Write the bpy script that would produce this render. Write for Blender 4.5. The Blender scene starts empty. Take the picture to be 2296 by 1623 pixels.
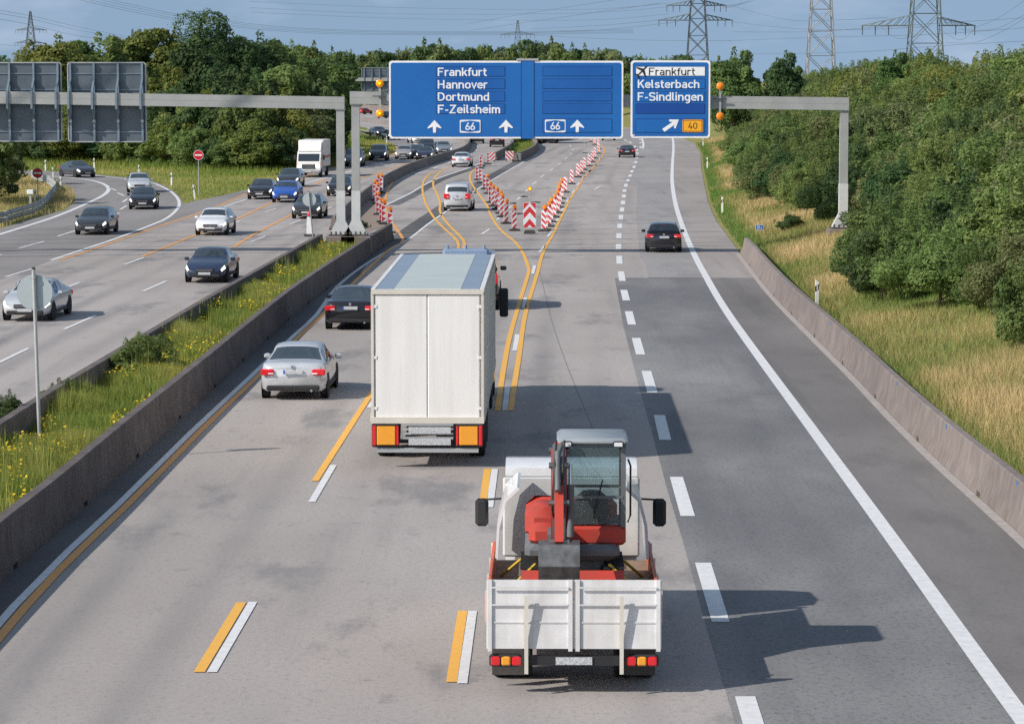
import bpy, bmesh, math, random
import numpy as np
from mathutils import Vector, Matrix, geometry
R = math.radians
random.seed(7)
RNG = np.random.default_rng(11)
SC = bpy.context.scene
COL = SC.collection

# ------------------------------------------------------------------ camera, sky, sun, exposure
CAM_H, FPX, CX, CY, HORIZON = 8.8, 6818.0, 1148.0, 811.5, 172.0
PITCH = math.atan((CY - HORIZON) / FPX)
cam_data = bpy.data.cameras.new('camera')
cam_data.sensor_fit = 'HORIZONTAL'
cam_data.sensor_width = 36.0
cam_data.lens = 36.0 * FPX / 2296.0
cam_data.clip_start = 1.0
cam_data.clip_end = 30000.0
cam = bpy.data.objects.new('camera', cam_data)
COL.objects.link(cam)
cam.location = (0, 0, CAM_H)
cam.rotation_euler = (math.pi / 2 - PITCH, 0, 0)
SC.camera = cam

SHADOW = Vector((1.21, 0.66, -1.0)).normalized()          # the way the sunlight travels
SUN_EL = math.asin(-SHADOW.z)
SUN_AZ = math.atan2(-SHADOW.y, -SHADOW.x)
world = bpy.data.worlds.new('World')
SC.world = world
world.use_nodes = True
wn, wl = world.node_tree.nodes, world.node_tree.links
wn.clear()
sky = wn.new('ShaderNodeTexSky')
sky.sky_type = 'NISHITA'
sky.sun_disc = False
sky.sun_elevation = SUN_EL
sky.sun_rotation = (math.pi / 2 - SUN_AZ) % (2 * math.pi)
sky.altitude = 100
sky.air_density = 1.0
sky.dust_density = 1.4
sky.ozone_density = 1.0
bg = wn.new('ShaderNodeBackground')
bg.inputs['Strength'].default_value = 0.130
wo = wn.new('ShaderNodeOutputWorld')
# thin cumulus low over the horizon
tc = wn.new('ShaderNodeTexCoord')
mp = wn.new('ShaderNodeMapping'); mp.inputs['Scale'].default_value = (1, 1, 3.2)
ns = wn.new('ShaderNodeTexNoise'); ns.inputs['Scale'].default_value = 15; ns.inputs['Detail'].default_value = 7; ns.inputs['Roughness'].default_value = .55
rp = wn.new('ShaderNodeValToRGB')
rp.color_ramp.elements[0].position = .52; rp.color_ramp.elements[0].color = (0, 0, 0, 1)
rp.color_ramp.elements[1].position = .70; rp.color_ramp.elements[1].color = (1, 1, 1, 1)
mx = wn.new('ShaderNodeMix'); mx.data_type = 'RGBA'
mm = wn.new('ShaderNodeMath'); mm.operation = 'MULTIPLY'; mm.inputs[1].default_value = .38
mx.inputs[7].default_value = (3.3, 3.75, 4.6, 1)
wl.new(tc.outputs['Generated'], mp.inputs['Vector']); wl.new(mp.outputs[0], ns.inputs['Vector'])
wl.new(ns.outputs['Fac'], rp.inputs['Fac']); wl.new(rp.outputs['Color'], mm.inputs[0])
wl.new(mm.outputs[0], mx.inputs[0])
# sky read from higher up all round: darker to view, stronger fill in shade
lift = wn.new('ShaderNodeVectorMath'); lift.operation = 'ADD'; lift.inputs[1].default_value = (0, 0, .38)
wl.new(tc.outputs['Generated'], lift.inputs[0]); wl.new(lift.outputs[0], sky.inputs['Vector'])
hs_ = wn.new('ShaderNodeHueSaturation'); hs_.inputs['Saturation'].default_value = .84; hs_.inputs['Hue'].default_value = .488; hs_.inputs['Value'].default_value = .96
wl.new(sky.outputs[0], hs_.inputs['Color']); wl.new(hs_.outputs[0], mx.inputs[6])
wl.new(mx.outputs[2], bg.inputs['Color']); wl.new(bg.outputs[0], wo.inputs['Surface'])

sun_data = bpy.data.lights.new('sun', 'SUN')
sun_data.energy = 3.25
sun_data.angle = R(.55)
sun_data.color = (1.0, .95, .88)
sun = bpy.data.objects.new('sun', sun_data)
COL.objects.link(sun)
sun.location = (-60, -30, 60)
sun.rotation_euler = (-SHADOW).to_track_quat('Z', 'Y').to_euler()
vs = SC.view_settings
vs.view_transform = 'Standard'; vs.look = 'None'; vs.gamma = 1.0; vs.use_curve_mapping = False
vs.exposure = 0.45
SC.render.engine = 'CYCLES'
SC.cycles.max_bounces = 6; SC.cycles.diffuse_bounces = 3; SC.cycles.glossy_bounces = 3
SC.cycles.transparent_max_bounces = 6; SC.cycles.caustics_reflective = False; SC.cycles.caustics_refractive = False
SC.cycles.use_denoising = False
SC.cycles.use_adaptive_sampling = True; SC.cycles.adaptive_threshold = .008

# ------------------------------------------------------------------ measuring the place: picture point -> ground point
CROPS = {'c0': (0, 0, 2.5356), 'ca': (800, 0, 2.5356), 'cb': (1600, 0, 2.5356), 'cc': (2500, 0, 2.254), 'c1': (0, 480, 2.5356),
         'c2': (800, 420, 3.2457), 'c3': (1400, 420, 2.8475), 'c4': (2000, 420, 2.5356), 'c5': (2000, 900, 2.7057), 'c6': (2000, 1500, 1.656),
         'c7': (0, 1000, 1.4755), 'c8': (1000, 800, 1.909), 'c9': (1550, 1400, 1.5022), 'c10': (2500, 700, 1.475),
         'd1': (1150, 620, 3.532), 'd2': (1600, 420, 4.1745), 'd4': (1100, 330, 3.8267), 'd5': (0, 820, 3.28), 'd': (0, 0, 1 / 1.5279)}

def pix(c, x, y):
    ox, oy, s = CROPS[c]
    return ((ox + x / s) / 1.5279, (oy + y / s) / 1.5279)

def ray(x, y):
    a, b = (x - CX) / FPX, (CY - y) / FPX
    ct, st = math.cos(PITCH), math.sin(PITCH)
    return Vector((a, ct + b * st, -st + b * ct))

def G(x, y, z=0.0):
    d = ray(x, y)
    t = (z - CAM_H) / d.z
    return Vector((d.x * t, d.y * t, z))

def GC(c, x, y, z=0.0):
    return G(*pix(c, x, y), z)

def PY(x, y, Y):
    d = ray(x, y)
    t = Y / d.y
    return Vector((d.x * t, Y, CAM_H + d.z * t))

def PC(c, x, y, Y):
    return PY(*pix(c, x, y), Y)

def interp(tab, y):
    return float(np.interp(y, [t[0] for t in tab], [t[1] for t in tab]))

# ------------------------------------------------------------------ materials
MATS = {}

def mat(name, col=(.5, .5, .5), rough=.6, metal=0.0, emit=None, estr=0.0, coat=0.0, spec=.5, noise=None, var=0.0, bump=0.0, objvar=0.0, streak=None, wear=None):
    """A node material: base colour broken up by noise (scale, second colour), fine bump and a shift of tone from object to object."""
    if name in MATS:
        return MATS[name]
    m = bpy.data.materials.new(name)
    m.use_nodes = True
    n, l = m.node_tree.nodes, m.node_tree.links
    b = n['Principled BSDF']
    b.inputs['Roughness'].default_value = rough
    b.inputs['Metallic'].default_value = metal
    b.inputs['Specular IOR Level'].default_value = spec
    b.inputs['Coat Weight'].default_value = coat
    b.inputs['Coat Roughness'].default_value = .06
    co = n.new('ShaderNodeTexCoord')
    nz = n.new('ShaderNodeTexNoise')
    sc, col2 = noise if noise else (3.0, tuple(min(1, c * (1 + max(var, .12))) for c in col))
    nz.inputs['Scale'].default_value = sc
    nz.inputs['Detail'].default_value = 6
    nz.inputs['Roughness'].default_value = .62
    l.new(co.outputs['Object'], nz.inputs['Vector'])
    rm = n.new('ShaderNodeMapRange'); rm.inputs['From Min'].default_value = .35; rm.inputs['From Max'].default_value = .65
    l.new(nz.outputs['Fac'], rm.inputs['Value'])
    mixn = n.new('ShaderNodeMix'); mixn.data_type = 'RGBA'
    mixn.inputs[6].default_value = (*col, 1); mixn.inputs[7].default_value = (*col2, 1)
    l.new(rm.outputs[0], mixn.inputs[0])
    out = mixn.outputs[2]
    if streak:      # runs of dirt down an upright face
        sm = n.new('ShaderNodeMapping'); sm.inputs['Scale'].default_value = (6, 6, .35)
        sn = n.new('ShaderNodeTexNoise'); sn.inputs['Scale'].default_value = 1.0; sn.inputs['Detail'].default_value = 5
        sr = n.new('ShaderNodeMapRange'); sr.inputs['From Min'].default_value = .42; sr.inputs['From Max'].default_value = .66; sr.inputs['To Max'].default_value = .5
        sx_ = n.new('ShaderNodeMix'); sx_.data_type = 'RGBA'; sx_.inputs[7].default_value = (*streak, 1)
        l.new(co.outputs['Object'], sm.inputs['Vector']); l.new(sm.outputs[0], sn.inputs['Vector']); l.new(sn.outputs['Fac'], sr.inputs['Value'])
        l.new(sr.outputs[0], sx_.inputs[0]); l.new(out, sx_.inputs[6]); out = sx_.outputs[2]
    if wear:        # chips and scuffs where the road shows through
        wn_ = n.new('ShaderNodeTexNoise'); wn_.inputs['Scale'].default_value = 7; wn_.inputs['Detail'].default_value = 8; wn_.inputs['Roughness'].default_value = .75
        wr = n.new('ShaderNodeMapRange'); wr.inputs['From Min'].default_value = .60; wr.inputs['From Max'].default_value = .66; wr.inputs['To Max'].default_value = .8
        wx = n.new('ShaderNodeMix'); wx.data_type = 'RGBA'; wx.inputs[7].default_value = (*wear, 1)
        l.new(co.outputs['Object'], wn_.inputs['Vector']); l.new(wn_.outputs['Fac'], wr.inputs['Value']); l.new(wr.outputs[0], wx.inputs[0]); l.new(out, wx.inputs[6]); out = wx.outputs[2]
    if objvar:
        oi = n.new('ShaderNodeObjectInfo')
        hs = n.new('ShaderNodeHueSaturation')
        r1 = n.new('ShaderNodeMapRange'); r1.inputs['To Min'].default_value = 1 - objvar; r1.inputs['To Max'].default_value = 1 + objvar
        l.new(oi.outputs['Random'], r1.inputs['Value']); l.new(r1.outputs[0], hs.inputs['Value'])
        l.new(out, hs.inputs['Color']); out = hs.outputs[0]
    l.new(out, b.inputs['Base Color'])
    if bump:
        bp = n.new('ShaderNodeBump'); bp.inputs['Strength'].default_value = bump; bp.inputs['Distance'].default_value = .02
        nf = n.new('ShaderNodeTexNoise'); nf.inputs['Scale'].default_value = sc * 12; nf.inputs['Detail'].default_value = 3
        l.new(co.outputs['Object'], nf.inputs['Vector']); l.new(nf.outputs['Fac'], bp.inputs['Height']); l.new(bp.outputs[0], b.inputs['Normal'])
    if emit:
        b.inputs['Emission Color'].default_value = (*emit, 1)
        b.inputs['Emission Strength'].default_value = estr
    MATS[name] = m
    return m

def road_mat(name, base, dark, light, grain, stain, streak, wear_rot=0.0, track=0.0):
    """Road surface: aggregate grain, broad weathering, dark stains of their own shape and long faint streaks along the lane."""
    m = bpy.data.materials.new(name); m.use_nodes = True
    n, l = m.node_tree.nodes, m.node_tree.links
    b = n['Principled BSDF']; b.inputs['Roughness'].default_value = .82; b.inputs['Specular IOR Level'].default_value = .35
    co = n.new('ShaderNodeTexCoord')
    def noise(scale, stretch, detail, rough=.6):
        mpp = n.new('ShaderNodeMapping'); mpp.inputs['Scale'].default_value = stretch; mpp.inputs['Rotation'].default_value = (0, 0, wear_rot)
        nz = n.new('ShaderNodeTexNoise'); nz.inputs['Scale'].default_value = scale; nz.inputs['Detail'].default_value = detail; nz.inputs['Roughness'].default_value = rough
        l.new(co.outputs['Object'], mpp.inputs['Vector']); l.new(mpp.outputs[0], nz.inputs['Vector'])
        return nz.outputs['Fac']
    def ramp(sock, a, bb):
        r = n.new('ShaderNodeMapRange'); r.inputs['From Min'].default_value = a; r.inputs['From Max'].default_value = bb
        r.interpolation_type = 'SMOOTHSTEP'
        l.new(sock, r.inputs['Value']); return r.outputs[0]
    def scale(sock, k):
        q = n.new('ShaderNodeMath'); q.operation = 'MULTIPLY'; q.inputs[1].default_value = k; l.new(sock, q.inputs[0]); return q.outputs[0]
    def mix(fac, c0, c1):
        q = n.new('ShaderNodeMix'); q.data_type = 'RGBA'; l.new(fac, q.inputs[0])
        if isinstance(c0, tuple): q.inputs[6].default_value = (*c0, 1)
        else: l.new(c0, q.inputs[6])
        q.inputs[7].default_value = (*c1, 1)
        return q.outputs[2]
    c = mix(ramp(noise(.09, (1, .35, 1), 5), .36, .64), base, light)
    c = mix(scale(ramp(noise(.30, (1, .35, 1), 7, .68), .52, .66), stain), c, dark)
    c = mix(scale(ramp(noise(.9, (1, .03, 1), 4), .54, .70), streak), c, dark)
    c = mix(scale(ramp(noise(1.3, (1, .55, 1), 8, .75), .57, .70), stain * .8), c, dark)
    c = mix(scale(ramp(noise(11, (1, .6, 1), 6, .85), .48, .68), grain), c, dark)
    c = mix(scale(ramp(noise(15, (1, .6, 1), 5, .85), .54, .70), grain * .9), c, light)
    if track:       # rubber darkened wheel tracks, two to a lane, following the gentle bend of the road
        sp = n.new('ShaderNodeSeparateXYZ'); l.new(co.outputs['Object'], sp.inputs[0])
        def ma(op, *args):
            q = n.new('ShaderNodeMath'); q.operation = op
            for i_, v_ in enumerate(args):
                if isinstance(v_, (int, float)): q.inputs[i_].default_value = v_
                else: l.new(v_, q.inputs[i_])
            return q.outputs[0]
        bend = ma('MULTIPLY_ADD', ma('MULTIPLY_ADD', sp.outputs['Y'], 0.00006963, 0.00840334), sp.outputs['Y'], -1.363027)
        ph = ma('MULTIPLY', ma('SUBTRACT', sp.outputs['X'], bend), 2 * math.pi / 1.82)
        wv = ma('MULTIPLY_ADD', ma('COSINE', ph), -.5, .5)
        wv = ma('POWER', wv, 2.2)
        c = mix(scale(ma('MULTIPLY', wv, ramp(noise(.13, (1, .12, 1), 5, .6), .40, .66)), track), c, dark)
    l.new(c, b.inputs['Base Color'])
    bp = n.new('ShaderNodeBump'); bp.inputs['Strength'].default_value = .35; bp.inputs['Distance'].default_value = .012
    l.new(noise(34, (1, 1, 1), 2), bp.inputs['Height']); l.new(bp.outputs[0], b.inputs['Normal'])
    MATS[name] = m
    return m

def blend_mat(name, cols, attr='tone', trans=.0, rough=.7, objvar=.0, noisescale=None, spec=.3):
    """Leaf or blade material: colour runs along cols by a per-face tone; part of the light passes through the blade."""
    m = bpy.data.materials.new(name); m.use_nodes = True
    n, l = m.node_tree.nodes, m.node_tree.links
    b = n['Principled BSDF']; b.inputs['Roughness'].default_value = rough; b.inputs['Specular IOR Level'].default_value = spec
    at = n.new('ShaderNodeAttribute'); at.attribute_name = attr
    rp = n.new('ShaderNodeValToRGB')
    el = rp.color_ramp.elements
    while len(el) < len(cols): el.new(.5)
    for i, c in enumerate(cols):
        el[i].position = i / (len(cols) - 1); el[i].color = (*c, 1)
    l.new(at.outputs['Fac'], rp.inputs['Fac'])
    out = rp.outputs['Color']
    if objvar:
        oi = n.new('ShaderNodeObjectInfo'); hs = n.new('ShaderNodeHueSaturation')
        r1 = n.new('ShaderNodeMapRange'); r1.inputs['To Min'].default_value = 1 - objvar; r1.inputs['To Max'].default_value = 1 + objvar
        r2 = n.new('ShaderNodeMapRange'); r2.inputs['To Min'].default_value = .48; r2.inputs['To Max'].default_value = .515
        ml = n.new('ShaderNodeMath'); ml.operation = 'FRACT'; mk = n.new('ShaderNodeMath'); mk.operation = 'MULTIPLY'; mk.inputs[1].default_value = 7.31
        l.new(oi.outputs['Random'], r1.inputs['Value']); l.new(oi.outputs['Random'], mk.inputs[0]); l.new(mk.outputs[0], ml.inputs[0]); l.new(ml.outputs[0], r2.inputs['Value'])
        l.new(r1.outputs[0], hs.inputs['Value']); l.new(r2.outputs[0], hs.inputs['Hue']); l.new(out, hs.inputs['Color']); out = hs.outputs[0]
    l.new(out, b.inputs['Base Color'])
    if trans:
        t = n.new('ShaderNodeBsdfTranslucent'); ms = n.new('ShaderNodeMixShader'); ms.inputs[0].default_value = trans
        l.new(out, t.inputs['Color']); l.new(b.outputs[0], ms.inputs[1]); l.new(t.outputs[0], ms.inputs[2])
        l.new(ms.outputs[0], n['Material Output'].inputs['Surface'])
    MATS[name] = m
    return m

# ------------------------------------------------------------------ mesh building
class MB:
    def __init__(self):
        self.v, self.f = [], []
    def add(self, vs, fs):
        o = len(self.v)
        self.v += [tuple(p) for p in vs]
        self.f += [tuple(i + o for i in f) for f in fs]
        return self
    def box(self, c, s, rz=0.0, taper=1.0, rx=0.0):
        hx, hy, hz = s[0] / 2, s[1] / 2, s[2] / 2
        vs = [(x * hx * (taper if z > 0 else 1), y * hy * (taper if z > 0 else 1), z * hz) for z in (-1, 1) for y in (-1, 1) for x in (-1, 1)]
        if rx:
            vs = [(x, y * math.cos(rx) - z * math.sin(rx), y * math.sin(rx) + z * math.cos(rx)) for x, y, z in vs]
        if rz:
            vs = [(x * math.cos(rz) - y * math.sin(rz), x * math.sin(rz) + y * math.cos(rz), z) for x, y, z in vs]
        vs = [(x + c[0], y + c[1], z + c[2]) for x, y, z in vs]
        return self.add(vs, [(0, 2, 3, 1), (4, 5, 7, 6), (0, 1, 5, 4), (2, 6, 7, 3), (0, 4, 6, 2), (1, 3, 7, 5)])
    def bev(self, c, s, b=.02, rz=0.0):
        """A box with chamfered upright and top edges."""
        hx, hy, hz = s[0] / 2, s[1] / 2, s[2] / 2
        b = min(b, hx * .9, hy * .9, hz * .9)
        def ring(ix, iy, z):
            x, y = hx - ix, hy - iy
            return [(x - b, -y, z), (x, -y + b, z), (x, y - b, z), (x - b, y, z), (-x + b, y, z), (-x, y - b, z), (-x, -y + b, z), (-x + b, -y, z)]
        rings = [ring(b, b, -hz), ring(0, 0, -hz + b), ring(0, 0, hz - b), ring(b, b, hz)]
        vs = [p for r in rings for p in r]
        if rz:
            vs = [(x * math.cos(rz) - y * math.sin(rz), x * math.sin(rz) + y * math.cos(rz), z) for x, y, z in vs]
        vs = [(x + c[0], y + c[1], z + c[2]) for x, y, z in vs]
        fs = [(k * 8 + i, k * 8 + (i + 1) % 8, k * 8 + 8 + (i + 1) % 8, k * 8 + 8 + i) for k in range(3) for i in range(8)]
        fs += [tuple(range(7, -1, -1)), tuple(range(24, 32))]
        return self.add(vs, fs)
    def tube(self, p0, p1, r0, r1=None, n=8, cap=True):
        p0, p1 = Vector(p0), Vector(p1)
        r1 = r0 if r1 is None else r1
        d = (p1 - p0)
        if d.length < 1e-6: return self
        d.normalize()
        a = d.orthogonal().normalized(); b = d.cross(a)
        vs = [p + (a * math.cos(2 * math.pi * i / n) + b * math.sin(2 * math.pi * i / n)) * r for p, r in ((p0, r0), (p1, r1)) for i in range(n)]
        fs = [(i, (i + 1) % n, n + (i + 1) % n, n + i) for i in range(n)]
        if cap: fs += [tuple(range(n - 1, -1, -1)), tuple(range(n, 2 * n))]
        return self.add(vs, fs)
    def path(self, pts, r, n=5):
        pts = [Vector(p) for p in pts]
        vs, fs = [], []
        for i, p in enumerate(pts):
            d = (pts[min(i + 1, len(pts) - 1)] - pts[max(i - 1, 0)]).normalized()
            up = Vector((0, 0, 1)) if abs(d.z) < .95 else Vector((1, 0, 0))
            a = d.cross(up).normalized(); b = a.cross(d)
            rr = r[i] if isinstance(r, (list, tuple)) else r
            vs += [p + (a * math.cos(2 * math.pi * k / n) + b * math.sin(2 * math.pi * k / n)) * rr for k in range(n)]
        for i in range(len(pts) - 1):
            fs += [(i * n + k, i * n + (k + 1) % n, i * n + n + (k + 1) % n, i * n + n + k) for k in range(n)]
        return self.add(vs, fs)
    def lathe(self, prof, c=(0, 0, 0), axis='z', n=16):
        vs, fs = [], []
        for r, h in prof:
            for i in range(n):
                t = 2 * math.pi * i / n
                q = {'z': (r * math.cos(t), r * math.sin(t), h), 'x': (h, r * math.cos(t), r * math.sin(t)), 'y': (r * math.cos(t), h, r * math.sin(t))}[axis]
                vs.append((q[0] + c[0], q[1] + c[1], q[2] + c[2]))
        m = len(prof)
        fs = [(k * n + i, k * n + (i + 1) % n, k * n + n + (i + 1) % n, k * n + n + i) for k in range(m - 1) for i in range(n)]
        fs += [tuple(range(n - 1, -1, -1)), tuple(range((m - 1) * n, m * n))]
        return self.add(vs, fs)
    def prism(self, poly, d0, d1, plane='xz'):
        """poly in a plane, pushed from d0 to d1 along the third axis."""
        def q(a, b, d):
            return {'xz': (a, d, b), 'xy': (a, b, d), 'yz': (d, a, b)}[plane]
        n = len(poly)
        vs = [q(a, b, d0) for a, b in poly] + [q(a, b, d1) for a, b in poly]
        tri = geometry.tessellate_polygon([[Vector((a, b, 0)) for a, b in poly]])
        fs = [tuple(t) for t in tri] + [tuple(n + i for i in reversed(t)) for t in tri]
        fs += [(i, (i + 1) % n, n + (i + 1) % n, n + i) for i in range(n)]
        return self.add(vs, fs)
    def build(self, name, material, parent=None, smooth=False, loc=None, fix=True):
        me = bpy.data.meshes.new(name)
        me.from_pydata(self.v, [], self.f)
        if fix:
            bm = bmesh.new(); bm.from_mesh(me); bmesh.ops.recalc_face_normals(bm, faces=bm.faces); bm.to_mesh(me); bm.free()
        me.materials.append(material)
        if smooth:
            me.polygons.foreach_set('use_smooth', [True] * len(me.polygons))
            if smooth != 'all':
                me.set_sharp_from_angle(angle=R(38))
        me.update()
        return link(name, me, parent, loc)

def link(name, me, parent=None, loc=None):
    o = bpy.data.objects.new(name, me)
    COL.objects.link(o)
    if parent: o.parent = parent
    if loc is not None: o.location = loc
    return o

def tag(o, label=None, cat=None, group=None, kind=None):
    if label: o['label'] = label
    if cat: o['category'] = cat
    if group: o['group'] = group
    if kind: o['kind'] = kind
    return o

def empty(name, loc=(0, 0, 0), rz=0.0):
    o = bpy.data.objects.new(name, None)
    o.empty_display_size = .2
    COL.objects.link(o)
    o.location = loc
    o.rotation_euler = (0, 0, rz)
    return o

KIDS = {}
def copy_tree(o, parent=None):
    c = o.copy()
    COL.objects.link(c)
    c.parent = parent
    for ch in KIDS.get(o.name) or [q for q in o.children]:
        copy_tree(ch, c)
    return c

def catmull(pts, step=1.0):
    p = [np.array(q[:2], float) for q in pts]
    out = []
    for i in range(len(p) - 1):
        a, b, c, d = p[max(i - 1, 0)], p[i], p[i + 1], p[min(i + 2, len(p) - 1)]
        n = max(1, int(np.linalg.norm(c - b) / step))
        for k in range(n):
            t = k / n
            out.append(.5 * ((2 * b) + (-a + c) * t + (2 * a - 5 * b + 4 * c - d) * t * t + (-a + 3 * b - 3 * c + d) * t ** 3))
    out.append(p[-1])
    return out

def ribbon(name, pts, w, z, material, parent, step=2.0, smooth=True, off=0.0):
    q = catmull(pts, step) if smooth else [np.array(p[:2], float) for p in pts]
    mb = MB(); vs = []
    for i, p in enumerate(q):
        d = q[min(i + 1, len(q) - 1)] - q[max(i - 1, 0)]
        d = d / (np.linalg.norm(d) + 1e-9); nrm = np.array((d[1], -d[0]))
        for s in (-1, 1):
            e = p + nrm * (off + s * w / 2)
            vs.append((e[0], e[1], z))
    mb.add(vs, [(2 * i, 2 * i + 1, 2 * i + 3, 2 * i + 2) for i in range(len(q) - 1)])
    return mb.build(name, material, parent, fix=False)

def sheet(name, poly, z, material, parent=None):
    tri = geometry.tessellate_polygon([[Vector((p[0], p[1], 0)) for p in poly]])
    mb = MB().add([(p[0], p[1], z) for p in poly], [tuple(t) for t in tri])
    o = mb.build(name, material, parent, fix=False)
    me = o.data
    if len(me.polygons) and me.polygons[0].normal.z < 0:
        me.flip_normals()
    return o

# ------------------------------------------------------------------ colours of the place
M_CONC = road_mat('road_concrete', (.355, .318, .292), (.185, .178, .182), (.43, .39, .365), .62, .72, .20, track=.55)
M_ASPH = road_mat('road_asphalt', (.158, .157, .161), (.065, .068, .074), (.30, .29, .285), .80, .20, .20, track=.3)
M_ASPH2 = road_mat('ramp_asphalt', (.225, .208, .198), (.125, .12, .12), (.29, .27, .258), .40, .30, .30)
M_SHOULDER = road_mat('shoulder_asphalt', (.170, .157, .151), (.085, .081, .081), (.24, .222, .212), .45, .30, .30)
M_GUTTER = road_mat('gutter_asphalt', (.095, .093, .097), (.055, .055, .06), (.16, .155, .155), .4, .5, .2)
M_DIRT = mat('gravel_dirt', (.34, .25, .20), .95, noise=(2.5, (.22, .18, .15)), bump=.6)
M_WHITE = mat('white_line_paint', (.78, .78, .78), .6, noise=(5, (.66, .65, .64)), wear=(.40, .38, .37))
M_YEL = mat('yellow_line_tape', (.90, .47, .06), .55, noise=(5, (.80, .42, .08)), wear=(.62, .40, .14))
M_ORA = mat('orange_line_tape', (.88, .39, .07), .55, noise=(5, (.74, .33, .08)))
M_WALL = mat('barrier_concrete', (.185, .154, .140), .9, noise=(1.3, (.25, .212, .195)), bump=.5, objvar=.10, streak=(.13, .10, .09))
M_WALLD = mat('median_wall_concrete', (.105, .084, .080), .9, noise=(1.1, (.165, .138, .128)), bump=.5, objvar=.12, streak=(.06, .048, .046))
M_TEMP = mat('temporary_barrier_concrete', (.17, .15, .14), .9, noise=(1.5, (.24, .21, .195)), bump=.5, objvar=.1)
M_GALV = mat('galvanised_steel', (.50, .51, .50), .5, .35, noise=(2, (.42, .44, .44)))
M_GANTRY = mat('painted_gantry_steel', (.36, .37, .355), .5, .15, noise=(1.2, (.42, .425, .405)))
M_ALU = mat('sign_back_aluminium', (.15, .18, .205), .45, .35, noise=(.9, (.105, .13, .155)))
M_RIB = mat('sign_rib_steel', (.26, .33, .39), .45, .4, noise=(2, (.18, .24, .29)))
M_SIGNW = mat('sign_white', (.84, .84, .84), .35)
M_SIGNB = mat('sign_blue', (.012, .125, .42), .35, noise=(.35, (.016, .15, .47)))
M_SIGNB2 = mat('sign_blue_panel', (.010, .10, .37), .35, noise=(.35, (.014, .125, .42)))
M_SIGNB3 = mat('sign_blue_dark_panel', (.008, .065, .30), .35, noise=(.35, (.010, .075, .33)))
M_SEAM = mat('sign_seam', (.006, .04, .17), .5)
M_SIGNO = mat('sign_orange', (.90, .42, .02), .35)
M_BLACK = mat('black_print', (.015, .015, .018), .5)
M_RED = mat('sign_red', (.62, .012, .03), .4)
M_REDR = mat('reflective_red', (.62, .035, .045), .4, noise=(6, (.55, .04, .05)))
M_REFW = mat('reflective_white', (.72, .74, .75), .4, noise=(6, (.80, .81, .81)))
M_RUBBER = mat('black_rubber', (.05, .047, .045), .85, noise=(4, (.08, .075, .07)))
M_AMBER = mat('amber_lens', (.85, .25, .01), .25, coat=.5)
M_AMBERL = mat('amber_lens_lit', (.90, .30, .0), .25, emit=(1, .33, .0), estr=.09)
M_AMBERY = mat('amber_lens_flash', (1, .75, .0), .25, emit=(1, .55, .02), estr=.4)
M_PLASTW = mat('white_plastic', (.80, .80, .78), .5)

# ------------------------------------------------------------------ ground, carriageways, ramp
EDGE = [(20, 9.76), (60, 9.76), (79, 9.85), (98, 10.15), (131, 10.7), (152, 11.4), (162, 11.74), (186, 12.5), (216, 13.9), (291, 18.1),
        (347, 21.5), (402, 24.1), (450, 24.6), (520, 21), (600, 12), (700, -8), (800, -30), (900, -60), (1000, -95)]

def ground_mat():
    m = bpy.data.materials.new('meadow_ground'); m.use_nodes = True
    n, l = m.node_tree.nodes, m.node_tree.links
    b = n['Principled BSDF']; b.inputs['Roughness'].default_value = .95; b.inputs['Specular IOR Level'].default_value = .1
    co = n.new('ShaderNodeTexCoord')
    def nz(s, d):
        q = n.new('ShaderNodeTexNoise'); q.inputs['Scale'].default_value = s; q.inputs['Detail'].default_value = d; q.inputs['Roughness'].default_value = .65
        l.new(co.outputs['Object'], q.inputs['Vector']); r = n.new('ShaderNodeMapRange'); r.inputs['From Min'].default_value = .38; r.inputs['From Max'].default_value = .62
        l.new(q.outputs['Fac'], r.inputs['Value']); return r.outputs[0]
    a = n.new('ShaderNodeMix'); a.data_type = 'RGBA'; a.inputs[6].default_value = (.17, .21, .05, 1); a.inputs[7].default_value = (.36, .31, .12, 1)
    c = n.new('ShaderNodeMix'); c.data_type = 'RGBA'; c.inputs[7].default_value = (.13, .18, .04, 1)
    l.new(nz(.16, 6), a.inputs[0]); l.new(nz(1.6, 5), c.inputs[0]); l.new(a.outputs[2], c.inputs[6]); l.new(c.outputs[2], b.inputs['Base Color'])
    return m
M_GROUND = ground_mat()
g = MB().add([(-1650, -100, -.035), (1650, -100, -.035), (1650, 5000, -.035), (-1650, 5000, -.035)], [(0, 1, 2, 3)]).build('ground', M_GROUND, fix=False)
tag(g, 'grassy ground spreading out to the horizon', 'ground', kind='structure')

SEAM = [Vector((-22.4, 20, 0)), Vector((-22.3, 100, 0))] + [GC('c1', *p) for p in ((0, 1215), (445, 1045), (900, 905), (1500, 703), (1900, 565), (2130, 465))] \
    + [GC('c2', *p) for p in ((150, 785), (1000, 560), (1760, 428), (2060, 250), (1880, 188))] + [Vector(p) for p in ((-29, 560, 0), (-45, 650, 0), (-66, 750, 0), (-110, 900, 0), (-150, 1000, 0))]
poly = [(p.x, p.y) for p in SEAM] + [(x, y) for y, x in reversed(EDGE)]
road = tag(sheet('motorway_carriageway', poly, 0.0, M_CONC), 'pale concrete motorway carriageways running away from the camera', 'road', kind='structure')

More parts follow.
